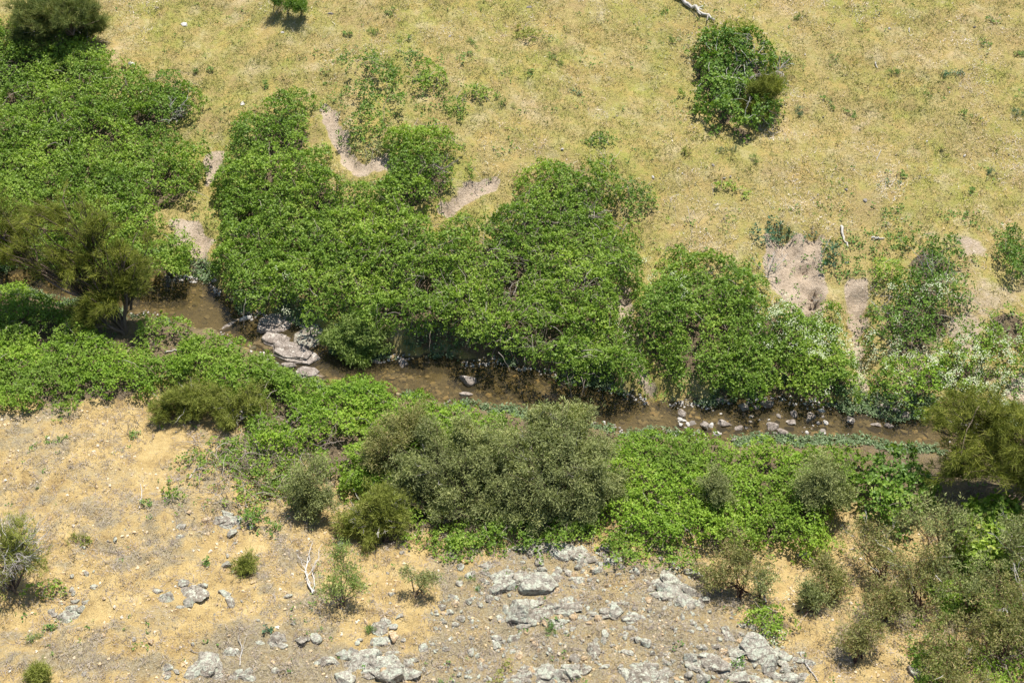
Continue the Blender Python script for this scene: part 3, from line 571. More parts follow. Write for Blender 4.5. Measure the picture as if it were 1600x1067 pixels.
tree('needle_shrub', (300,660), [(275,625,.5,.7),(310,618,.6,.75),(300,645,.3,.65),(255,640,.3,.5)], 'olive needle shrub at the lower edge of the left bramble mat', 'shrub', 'needle_green', 'needle_short', 'bark', nb=18, per=4, r0=.045, stems=2, seed=9, dead=6)
tree('needle_shrub', (360,668), [(345,625,.5,.75),(380,622,.55,.75),(365,650,.3,.65),(400,640,.3,.5)], 'second olive needle shrub nearer the creek rocks', 'shrub', 'needle_green', 'needle_short', 'bark', nb=18, per=4, r0=.045, stems=2, seed=10, dead=12)
tree('willow_shrub', (545,572), [(560,505,1.2,.8),(585,525,.9,.7),(530,528,.8,.6),(560,548,.5,.65)], 'fine leaved grey green willow shrub bending over the creek rocks', 'shrub', 'willow', 'willow', 'bark', nb=30, per=8, r0=.05, stems=2, seed=11)
tree('grey_shrub', (1120,805), [(1115,755,1.3,.6),(1125,780,.8,.5)], 'slim silver grey shrub poking out of the near right thicket', 'shrub', 'grey_leaf', 'narrow', 'bark', nb=22, per=7, r0=.04, stems=2, seed=12)
tree('grey_shrub', (1275,800), [(1290,745,1.5,.85),(1260,765,1.1,.7),(1310,770,1.0,.6)], 'grey green shrub at the right end of the near thicket beside the track', 'shrub', 'grey_leaf', 'narrow', 'bark', nb=26, per=8, r0=.05, stems=2, seed=13)
thicket([(1082,105),(1098,72),(1130,62),(1170,66),(1212,80),(1224,120),(1212,155),(1190,185),(1170,222),(1150,212),(1118,180),(1090,150)], 1.25, 'lone dark green bush with bleached bare branches in the paddock', 'bush', 'lone_bush', m='bramble_dark', tpl='broad', scale=.62, dens=34, edge=.9, canes=120, cane_m='dead', gaps=.25, seed=71, cane_hot=(1190,110,1.6))
thicket([(1085,75),(1110,48),(1160,42),(1170,62),(1130,70),(1100,95)], .6, 'rank yellow green growth crowning the lone paddock bush', 'bush', 'low_bush', m='needle_green', tpl='bramble_small', dens=40, gaps=.4, canes=40, seed=72)
tree('needle_shrub', (1190,190), [(1195,140,1.2,.8),(1185,170,.7,.6)], 'olive needle growth on the right side of the lone paddock bush', 'shrub', 'needle', 'needle_short', 'bark', nb=24, per=8, r0=.04, stems=2, seed=15)
# red stemmed open shrubs, lower right
RSH = [((1375,905),[(1345,845,1.4,.8),(1380,850,1.3,.75)],'reddish stemmed shrub nearest the sandy track'),
 ((1300,930),[(1290,885,1.1,.6),(1310,905,.8,.45)],'small leaning shrub left of the reddish stemmed one'),
 ((1475,900),[(1440,810,2.0,.95),(1490,820,1.9,.9),(1460,850,1.3,.8)],'tall pale olive shrub between the two bramble clumps'),
 ((1430,950),[(1410,890,1.4,.8),(1450,880,1.5,.8)],'open shrub with red twigs in the middle of the lower right scrub'),
 ((1385,965),[(1370,930,.9,.6),(1400,935,.8,.5)],'low yellowish shrub in front of the red twigged one'),
 ((1520,965),[(1500,905,1.5,.85),(1545,900,1.5,.8)],'greyish shrub behind the brown twig tangle'),
 ((1585,985),[(1570,920,1.6,.85),(1615,930,1.5,.9)],'olive shrub half out of the right edge'),
 ((1490,1040),[(1460,985,1.3,.85),(1510,990,1.3,.8)],'rusty tinted shrub above the dark soil hollow'),
 ((1560,1040),[(1545,975,1.3,.7),(1590,990,1.2,.8)],'shrub with dry brown leaves above the corner bramble'),
 ((1480,1085),[(1470,1045,1.0,.7),(1520,1060,.9,.7)],'dull olive shrub cut by the bottom edge'),
 ((1345,1030),[(1335,980,1.0,.6),(1365,985,.9,.5),(1330,1000,.6,.45)],'sparse spreading shrub alone on the orange sand'),
 ((1265,955),[(1275,935,.5,.35),(1262,925,.5,.3)],'little sprout shrub above the leafy bush with pale blooms'),
 ((1560,845),[(1590,860,1.9,.8),(1600,820,1.8,.7)],'grey green shrub against the right edge below the needle tree'),
 ((1160,930),[(1130,870,1.3,.8),(1165,880,1.2,.7),(1110,900,.8,.5)],'red stemmed shrub standing at the end of the rock outcrop'),
 ((1190,940),[(1195,905,.8,.5)],'greyish half dead shrub beside the outcrop shrub')]
for i, (b, lb, lab) in enumerate(RSH):
    lb = [(a[0], a[1], a[2]*.85, a[3]*1.2, .7) for a in lb]
    tree('open_shrub', b, lb, lab, 'shrub', 'grey_leaf' if 'grey' in lab or 'pale' in lab else 'hop', 'narrow', 'red_bark', nb=20, per=3 if 'sparse' not in lab else 2, r0=.032, stems=3, seed=20+i, fork=.3, spread=.25, along=.6, dead=6 if i % 3 == 0 else 0, scale=1.1)
tree('sapling', (535,945), [(540,890,1.0,.65),(515,915,.8,.55),(560,910,.7,.4),(530,870,1.1,.4)], 'airy pale green sapling casting shade on the sand', 'sapling', 'willow', 'narrow', 'bark', nb=10, per=3, r0=.03, stems=2, seed=41, spread=.3, along=.7)
tree('sapling', (652,928), [(645,895,.8,.45),(665,905,.6,.35)], 'smaller thin sapling right of the airy one', 'sapling', 'grey_leaf', 'narrow', 'bark', nb=9, per=3, r0=.025, stems=2, seed=42, spread=.16)
tree('needle_shrub', (385,895), [(387,878,.3,.28),(380,888,.15,.2)], 'tiny dark green bush on the middle of the sandy slope', 'bush', 'needle_green', 'needle_short', 'bark', nb=12, per=2, r0=.02, stems=2, seed=43)
tree('needle_shrub', (62,1062), [(60,1054,.22,.27)], 'tiny green cushion bush near the lower left corner', 'bush', 'needle_green', 'needle_short', 'bark', nb=14, per=4, r0=.02, stems=2, seed=44)
tree('twiggy_bush', (20,920), [(10,860,1.2,.95),(50,880,.8,.7),(-20,900,1.0,.9),(20,830,1.2,.7)], 'grey twiggy bush with olive tips at the left edge of the sand', 'bush', 'needle_green', 'needle_short', 'bark', nb=18, per=2, r0=.05, stems=2, seed=45, dead=110)
for i, (b, h, lab) in enumerate([((430,12), .7, 'left of the three small bushes at the top edge'), ((455,14), .75, 'middle of the three small bushes at the top edge'), ((470,22), .5, 'shortest bush beside the pair at the top edge')]):
    tree('small_bush', b, [(b[0], b[1]-17*h, h, .38)], lab, 'bush', 'bramble_dark', 'needle_short', 'bark', nb=12, per=4, r0=.03, stems=2, seed=50+i)

# ------------------------------------------------------------------ ground sheet
def axis(a, b, st, far, g=1.13):
    c = list(np.arange(a, b+st/2, st)); lo = []; hi = []; s = st; x = a
    while x > -far: s *= g; x -= s; lo.append(x)
    s = st; x = c[-1]
    while x < far: s *= g; x += s; hi.append(x)
    return np.array(lo[::-1]+c+hi)
gx = axis(-29, 29, .16, 700); gy = axis(-17.5, 29, .145, 700)
GX, GY = np.meshgrid(gx, gy); GZ = Tfull(GX, GY)
nx, ny = len(gx), len(gy); idx = np.arange(nx*ny).reshape(ny, nx)
F = np.stack([idx[:-1, :-1], idx[:-1, 1:], idx[1:, 1:], idx[1:, :-1]], -1).reshape(-1, 4)
X, Y = GX.ravel(), GY.ravel(); U, L = yu(X), yl(X); du, dl = Y-U, L-Y
def pm(pts, soft=.4, x=None, y=None):
    x = X if x is None else x; y = Y if y is None else y
    p = polyw(pts, 0); d = seg_dist(x, y, p)*np.where(inside(x, y, p), 1, -1)+(fbm(x*1.4, y*1.4, 68, 4)-.5)*(1.0 if soft <= .3 else 1.5)+(.12 if soft <= .3 else 0); return ss(-soft*.8, soft*.8, d)
DIRT = [[(505,165),(520,168),(545,225),(570,255),(605,235),(612,255),(590,270),(545,268),(515,220)], [(690,325),(730,290),(770,282),(772,298),(740,310),(700,342)],
 [(322,245),(345,240),(350,265),(325,285)], [(270,345),(310,345),(322,385),(325,430),(305,430),(300,395),(275,375)], [(965,455),(985,455),(985,510),(1015,590),(1030,615),(1008,615),(985,570),(968,520)],
 [(1195,370),(1225,385),(1245,365),(1285,372),(1285,410),(1290,455),(1275,505),(1245,505),(1225,465),(1200,420)], [(1325,430),(1345,440),(1350,520),(1355,620),(1340,628),(1335,560),(1325,500)],
 [(1495,375),(1530,375),(1535,400),(1505,405)], [(1490,480),(1530,490),(1530,540),(1500,545),(1480,520)], [(1575,590),(1640,590),(1640,640),(1585,630)], [(1540,430),(1580,450),(1570,480),(1535,460)],
 [(1330,195),(1355,190),(1345,206),(1328,208)], [(1490,400),(1560,430),(1560,560),(1500,560),(1470,470)], [(1290,410),(1350,400),(1355,480),(1300,490)]]
DW = [1, 1, .9, 1, .8, .9, .8, .6, .6, .7, .5, .5, .1, .1]
dirt = np.zeros_like(X)
for p, w_ in zip(DIRT, DW): dirt = np.maximum(dirt, pm(p, .3)*w_)
bankface = ss(-.1, .1, du)*(1-ss(1.0, 2.0, du)); dirt = np.maximum(dirt, bankface*.42*(vn(X*1.3, Y*1.3, 12)+.3))
dirt = np.maximum(dirt, ss(.47, .8, fbm(X*.45, Y*.45, 66, 4))*.55*(X > 6)*(1-ss(5, 10, du))*(du > 0))
sand = ss(3.0, 5.0, dl)
sand = np.maximum(sand, pm([(1320,705),(1350,705),(1345,790),(1320,850),(1250,950),(1190,960),(1200,900),(1290,830)], .3))
grey = (ss(.42, .62, fbm(X*.55, Y*.55, 50, 4))*.30+ss(.5, .62, fbm(X*1.9, Y*1.9, 44, 3))*.22+.1)*sand
ROCKZ = [(655,1100),(670,960),(700,910),(800,850),(960,848),(1060,880),(1130,950),(1200,980),(1290,1100)]
grey = np.maximum(grey, pm(ROCKZ, .5)*.56*(.78+.5*fbm(X*.8, Y*.8, 45, 4))); grey = np.maximum(grey, pm([(280,1100),(300,1000),(400,955),(520,990),(640,1100)], .8)*.66)
for e in [(40,700,70,25,.5), (160,800,60,25,.5), (250,960,50,40,.5), (420,700,60,50,.75), (320,730,30,20,.6), (50,650,90,14,.55), (150,740,90,30,.45), (1240,1040,50,35,.6)]:
    a = np.linspace(0, 6.283, 10, endpoint=False); grey = np.maximum(grey, pm(list(zip(e[0]+np.cos(a)*e[2], e[1]+np.sin(a)*e[3])), .7)*e[4])
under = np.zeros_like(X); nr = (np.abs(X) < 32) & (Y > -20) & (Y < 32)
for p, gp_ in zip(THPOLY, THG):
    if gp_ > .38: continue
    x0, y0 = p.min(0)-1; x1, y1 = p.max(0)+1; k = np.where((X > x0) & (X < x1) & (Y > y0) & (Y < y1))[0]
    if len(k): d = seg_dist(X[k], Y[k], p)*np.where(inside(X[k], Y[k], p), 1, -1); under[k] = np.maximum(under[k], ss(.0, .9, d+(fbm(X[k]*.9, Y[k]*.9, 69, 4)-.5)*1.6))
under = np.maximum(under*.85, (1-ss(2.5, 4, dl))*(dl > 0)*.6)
bed = ((du < .12) & (dl < .12)).astype(float)
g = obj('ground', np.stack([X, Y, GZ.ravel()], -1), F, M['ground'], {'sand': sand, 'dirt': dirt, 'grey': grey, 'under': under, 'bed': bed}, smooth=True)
tagp(g, 'grassy paddock, creek banks and sandy hillside', kind='structure')
# water: follows the creek, tucked under both banks
wx = np.arange(-60, 60.1, .4); a = yl(wx)-.35; b = yu(wx)+.25; K = 5
WV = np.concatenate([np.stack([wx, a+(b-a)*t, np.zeros_like(wx)], -1) for t in np.linspace(0, 1, K)]); m_ = len(wx)
WF = np.concatenate([np.stack([np.arange(m_-1)+r*m_, np.arange(1, m_)+r*m_, np.arange(1, m_)+(r+1)*m_, np.arange(m_-1)+(r+1)*m_], -1) for r in range(K-1)])
tagp(obj('creek_water', WV, WF, M['water'], smooth=True), 'shallow brown creek water', kind='structure')

# ------------------------------------------------------------------ masks for ground cover
def covered(x, y, grow=0.0):
    c = np.zeros(len(x), bool)
    for p in THPOLY:
        x0, y0 = p.min(0); x1, y1 = p.max(0); k = np.where((x > x0) & (x < x1) & (y > y0) & (y < y1))[0]
        if len(k): c[k] |= inside(x[k], y[k], p)
    return c
def sample(n, rs, y0=-17, y1=29, m=60):
    x = rs.uniform(-29, 29, n); y = rs.uniform(y0, y1, n); z = T(x, y); P = np.stack([x, y, z], -1); P = P[in_view(P, m)]; return P
from_grid = lambda A, P: A.reshape(ny, nx)[np.clip(np.searchsorted(gy, P[:, 1]), 0, ny-1), np.clip(np.searchsorted(gx, P[:, 0]), 0, nx-1)]
# paddock grass
rs = np.random.RandomState(61)
P = sample(230000, rs, -2); k = (P[:, 1]-yu(P[:, 0]) > .8); P = P[k]
dd = from_grid(dirt, P); cov = covered(P[:, 0], P[:, 1]); nz = fbm(P[:, 0]*1.1, P[:, 1]*1.1, 52, 4)
k = (rs.rand(len(P)) > dd*1.25) & (~cov | (rs.rand(len(P)) < .15)) & (nz+rs.rand(len(P))*.25 > .48); P = P[k]
vb = np.clip(1.0*rs.rand(len(P))-.15+1.4*(fbm(P[:, 0]*.33, P[:, 1]*.33, 53, 3)-.5)+1.1*(fbm(P[:, 0]*1.3, P[:, 1]*1.3, 56, 3)-.5), 0, 1)
V, F, v = scatter(TP['tuft'], P, np.tile([0, 0, 1.], (len(P), 1))+rs.randn(len(P), 3)*.3, .45+.5*rs.rand(len(P))+.9*rs.rand(len(P))**6, rs, vb, .85)
tagp(obj('pasture_grass', V, F, M['grass'], {'v': v}), 'dry yellow green pasture grass on the far paddock', 'grass', kind='stuff')
# litter + dry tufts on the sand
P = sample(90000, rs, -17, 4); dl_ = yl(P[:, 0])-P[:, 1]; P = P[dl_ > 1.0]
gr = from_grid(grey, P); nz = fbm(P[:, 0]*1.6, P[:, 1]*1.6, 57, 4); k = rs.rand(len(P)) < np.clip(gr*1.5-.10+(nz-.5)*2.2, .04, 1)*.8; P = P[k]
V, F, v = scatter(TP['litter'], P+[0, 0, .01], np.tile([0, 0, 1.], (len(P), 1))+rs.randn(len(P), 3)*.25, .5+.8*rs.rand(len(P)), rs)
tagp(obj('dry_litter', V, F, M['litter'], {'v': v}), 'grey dry stalks and litter strewn over the sandy hillside', 'litter', kind='stuff')
P = sample(78000, rs, -17, 3); dl_ = yl(P[:, 0])-P[:, 1]; P = P[dl_ > 2.5]; nz = fbm(P[:, 0]*.9, P[:, 1]*.9, 47, 4); n2 = fbm(P[:, 0]*3, P[:, 1]*3, 48, 3)
k = (rs.rand(len(P)) < np.clip((nz-.47)*6+(n2-.5)*3+.35*inside(P[:, 0], P[:, 1], polyw(ROCKZ)), .02, 1)*.9); P = P[k]
V, F, v = scatter(TP['tuft'], P, np.tile([0, 0, 1.], (len(P), 1))+rs.randn(len(P), 3)*.3, .5+.6*rs.rand(len(P)), rs)
tagp(obj('dead_grass_tufts', V, F, M['dry'], {'v': v}), 'withered grey brown grass tufts on the sandy hillside', 'grass', kind='stuff')
# green herbs on sand and paddock
P = sample(30000, rs); nz = fbm(P[:, 0]*.8, P[:, 1]*.8, 58, 4); far_ = P[:, 1] > yu(P[:, 0])
k = (rs.rand(len(P)) < np.clip((nz-.55)*6, 0, 1)*np.where(far_, .4, .35)) & ((P[:, 1]-yu(P[:, 0]) > 1) | (yl(P[:, 0])-P[:, 1] > 1)); P = P[k]
V, F, v = scatter(TP['herb'], P+[0, 0, .03], np.tile([0, 0, 1.], (len(P), 1))+rs.randn(len(P), 3)*.3, .6+.9*rs.rand(len(P)), rs)
tagp(obj('ground_herbs', V, F, M['weed'], {'v': v}), 'tiny green herbs dotted through the grass and sand', 'herbs', kind='stuff')
# weedy green fringe on the far bank
P = sample(60000, rs, -3, 16); du_ = P[:, 1]-yu(P[:, 0]); q = fbm(P[:, 0]*.9, P[:, 1]*.9, 59, 4); px_, py_ = project(P)
wz = np.clip(1-du_/9, 0, 1)*(du_ > .3)*(px_ > 900)+((px_ > 1280) & (du_ > .2) & (du_ < 10))*.75+((px_ > 500) & (px_ < 800) & (py_ < 240) & (py_ > 80))*.45+(1-ss(.2, 1.2, du_))*(du_ > 0)*.8
k = (rs.rand(len(P)) < np.clip((q-.5)*5+.1, 0, 1)*wz*.55); P = P[k]
V, F, v = scatter(TP['bramble_small'], P+[0, 0, .06], np.tile([0, 0, 1.], (len(P), 1))+rs.randn(len(P), 3)*.4, .6+.6*rs.rand(len(P)), rs)
tagp(obj('bank_weeds', V, F, M['weed'], {'v': v}), 'patchy green weeds along the far bank', 'weeds', kind='stuff')
# waterside herbs
n = 13000; x = rs.uniform(-24, 26, n); sd_ = rs.rand(n) < .62; y = np.where(sd_, yu(x)+rs.rand(n)*1.0-.2, yl(x)-rs.rand(n)*.6+.2); q = fbm(x*.8, y*.8+sd_*9, 60, 3); k = q > .5; x, y = x[k], y[k]
P = np.stack([x, y, np.maximum(T(x, y), 0)+.03], -1); V, F, v = scatter(TP['herb'], P, np.tile([0, 0, 1.], (len(P), 1))+rs.randn(len(P), 3)*.3, .8+.8*rs.rand(len(P)), rs)
tagp(obj('waterside_herbs', V, F, M['herb'], {'v': v}), 'pale grey green herbs fringing the creek', 'herbs', kind='stuff')

# ------------------------------------------------------------------ rocks
def ico(sub):
    t = (1+5**.5)/2; V = [(-1,t,0),(1,t,0),(-1,-t,0),(1,-t,0),(0,-1,t),(0,1,t),(0,-1,-t),(0,1,-t),(t,0,-1),(t,0,1),(-t,0,-1),(-t,0,1)]
    F = [(0,11,5),(0,5,1),(0,1,7),(0,7,10),(0,10,11),(1,5,9),(5,11,4),(11,10,2),(10,7,6),(7,1,8),(3,9,4),(3,4,2),(3,2,6),(3,6,8),(3,8,9),(4,9,5),(2,4,11),(6,2,10),(8,6,7),(9,8,1)]
    V = [np.array(v)/np.linalg.norm(v) for v in V]
    for _ in range(sub):
        c = {}; F2 = []
        def mid(a, b):
            k = (min(a, b), max(a, b))
            if k not in c: m = V[a]+V[b]; V.append(m/np.linalg.norm(m)); c[k] = len(V)-1
            return c[k]
        for a, b, d in F: ab, bd, da = mid(a, b), mid(b, d), mid(d, a); F2 += [(a, ab, da), (b, bd, ab), (d, da, bd), (ab, bd, da)]
        F = F2
    return np.array(V), np.array(F)
OCT = (np.array([(1,0,0),(-1,0,0),(0,1,0),(0,-1,0),(0,0,1),(0,0,-1)], float), np.array([(0,2,4),(2,1,4),(1,3,4),(3,0,4),(2,0,5),(1,2,5),(3,1,5),(0,3,5)]))
ICO = [ico(0), ico(1), ico(2), ico(3), ico(4)]
def rock_shape(sub, rs, cuts=11, rough=.07, layered=False):
    V, F = ICO[sub]; V = V.copy(); n = rs.randn(cuts, 3); n /= np.linalg.norm(n, axis=1, keepdims=True); d = .42+.42*rs.rand(cuts)
    r = np.ones(len(V))
    dt = V@n.T; r = np.minimum(1, np.where(dt > .05, d[None]/np.maximum(dt, .05), 9).min(1)); o = rs.rand(3)*90
    P = V*r[:, None]; nz = fbm(P[:, 0]*2.2+o[0]+P[:, 2]*1.3, P[:, 1]*2.2+o[1]-P[:, 2], rs.randint(60), 4)-.5; P = P*(1+nz*rough*5)[:, None]
    if layered: P[:, 2] = P[:, 2]*.8+.2*np.round(P[:, 2]*5)/5
    return P, F
def rock(px, py, wpx, hpx, label, m='rock', rot=0., cat='rock', name='rock', thick=.45, sink=.3, group=None, seed=0, sub=3, depthk=1.0, layered=False):
    rs = np.random.RandomState(int(px*7+py*13+seed)); c = W(px, py); sx = wpx*.0248/2*(1 if py < 800 else .9); sy = hpx*.0248/2/.8*depthk
    P, F = rock_shape(sub, rs, 12, .05, layered); sz = min(sx, sy)*2*thick
    P = P*np.array([sx, sy, sz])*1.12; ca, sa = math.cos(rot), math.sin(rot); P = P@np.array([[ca, sa, 0], [-sa, ca, 0], [0, 0, 1]])
    zc = max(c[2], -.05) if -0.3 < c[2] < 0.02 else c[2]
    o = obj(name, P, F, M[m], {'v': np.full(len(P), rs.rand())}, smooth=False); o.location = (c[0], c[1], zc+sz*(1-2*sink)*.5); tagp(o, label, cat, group, 'thing'); return o
CR = 'creek_rock'
def slab(px, py, wpx, hpx, label, rot, seed, m=CR, layers=3, th=.11):
    rs = np.random.RandomState(seed); c = W(px, py); sx, sy = wpx*.0125, hpx*.0125/.75; VV = []; FF = []; o = 0; cx = cy = 0.; z = -.14; k = 1.0
    for l in range(layers):
        n = 11; a = np.sort(np.linspace(0, 6.283, n, endpoint=False)+rs.randn(n)*.12); rr = k*(.78+.34*rs.rand(n)); h = th*(.7+.7*rs.rand())
        x = np.cos(a)*rr*sx+cx; y = np.sin(a)*rr*sy+cy; tz = rs.randn(2)*.05
        rings = [(1.03, z), (1.0, z+h*.7), (.94, z+h)]
        for q, zz in rings: VV.append(np.stack([cx+(x-cx)*q+rs.randn(n)*.012, cy+(y-cy)*q+rs.randn(n)*.012, zz+tz[0]*x+tz[1]*y+rs.randn(n)*.01], -1))
        VV.append(np.array([[cx, cy, z+h*1.05+tz[0]*cx+tz[1]*cy]]))
        for t in range(2):
            for u in range(n): A, B = o+t*n+u, o+t*n+(u+1) % n; FF += [(A, B, B+n), (A, B+n, A+n)]
        for u in range(n): FF.append((o+2*n+u, o+2*n+(u+1) % n, o+3*n))
        o += 3*n+1; z += h*.6; k *= .86-.1*rs.rand(); cx += rs.randn()*sx*.12; cy += abs(rs.randn())*sy*.15
    V = np.concatenate(VV); ca, sa = math.cos(rot), math.sin(rot); V = V@np.array([[ca, sa, 0], [-sa, ca, 0], [0, 0, 1]])
    ob = obj('rock_slab', V, np.array(FF), M[m], {'v': np.full(len(V), rs.rand())}); ob.location = (c[0], c[1], max(c[2], 0)+.06); tagp(ob, label, 'rock', kind='thing')
slab(434,512,66,30,'flat pale slab furthest upstream at the creek narrows',.1,1); slab(428,540,62,28,'wide cracked slab in the middle of the creek narrows',-.15,2)
slab(462,560,84,30,'long stepped slab leading down to the lower pool',-.35,3); slab(483,530,46,46,'darker tilted boulder under the bramble edge',-.5,4,'rock_dark',4,.13)
slab(484,588,46,20,'low slab at the foot of the creek narrows',-.2,5,CR,2); slab(450,497,62,14,'thin ledge of pale stone below the bramble',0,6,CR,2)
rock(416,560,24,10,'small pale block beside the wide cracked slab',CR); rock(455,575,30,12,'crumbled stone on the near side of the narrows',CR,-.3); rock(500,605,28,10,'pale rubble rock at the start of the lower pool','pebble',-.4)
rock(360,512,40,7,'thin white ledge crossing the creek above the slabs',CR,.7); rock(385,500,20,8,'knobbly white stone at the corner of the upper pool','pebble',.5); rock(408,490,16,10,'upright stone tucked under the bramble at the narrows',CR)
cl = [(268,425,14,9,'white rounded stone on the far edge of the upper pool'),(290,432,12,7,'flat pale stone beside the upper pool'),(313,436,16,6,'slanting grey stone below the earth scar'),(336,438,14,7,'narrow stone at the corner of the upper pool'),
 (732,600,28,18,'knobbly pale rock standing in the shallows'),(726,622,24,8,'flat pale rock on the near edge below the knobbly one'),(632,572,16,18,'leaning shard near the far edge of the lower pool'),(590,568,24,7,'low grey stone under the willow shrub'),
 (1064,650,18,13,'white split stone alone in midstream'),(1060,681,14,8,'small boulder against the near right thicket'),(1100,670,18,14,'grey block at the left end of the near stone bar'),(1131,668,22,12,'tilted pale slab on the near stone bar'),
 (1118,682,12,8,'little stone at the edge of the bramble'),(1153,674,18,8,'flat stone behind the tilted slab'),(1162,641,20,13,'left stone of the midstream row'),(1180,642,16,11,'middle stone of the midstream row'),(1198,637,22,15,'right hand stone of the midstream row'),
 (1170,632,12,6,'small stone above the midstream row'),(1240,655,17,13,'grey square boulder in midstream'),(1264,659,20,15,'largest grey boulder in midstream'),(1236,666,18,9,'low stone in front of the square boulder'),(1205,672,18,14,'brown slab at the right end of the near stone bar'),
 (1222,679,22,13,'pale slab next to the brown slab on the near bar'),(1277,667,9,6,'pebble sized stone right of the largest grey boulder'),(1328,662,15,14,'upright stone with white top in the right pool'),(1366,668,20,8,'crumbly white stone in the right pool'),
 (1386,671,16,10,'dull brown stone half under water in the right pool'),(1340,636,10,6,'pinkish stone by the far bank'),(1412,650,28,11,'flat white slab on the far edge of the right pool'),(1395,640,26,9,'row of crusted stone under the blossom bushes'),(1378,634,18,7,'little crusted stone left of the flat white slab'),
 (1284,647,13,7,'submerged yellowish stone in the right pool'),(1002,676,8,10,'upright stone at the left of the near thicket'),(1150,690,14,8,'pale stone sunk in bramble leaves'),(1128,626,22,7,'flat stone below the right thicket'),(1240,688,14,6,'small pale stone right of the near bar')]
for (a, b, c_, d_, lab) in cl: rock(a, b, c_, d_, lab, CR if c_ > 14 else 'pebble', (a*.37) % 1-.5, name='creek_stone', cat='stone', sub=2 if c_ < 20 else 3, thick=.5, sink=.35)
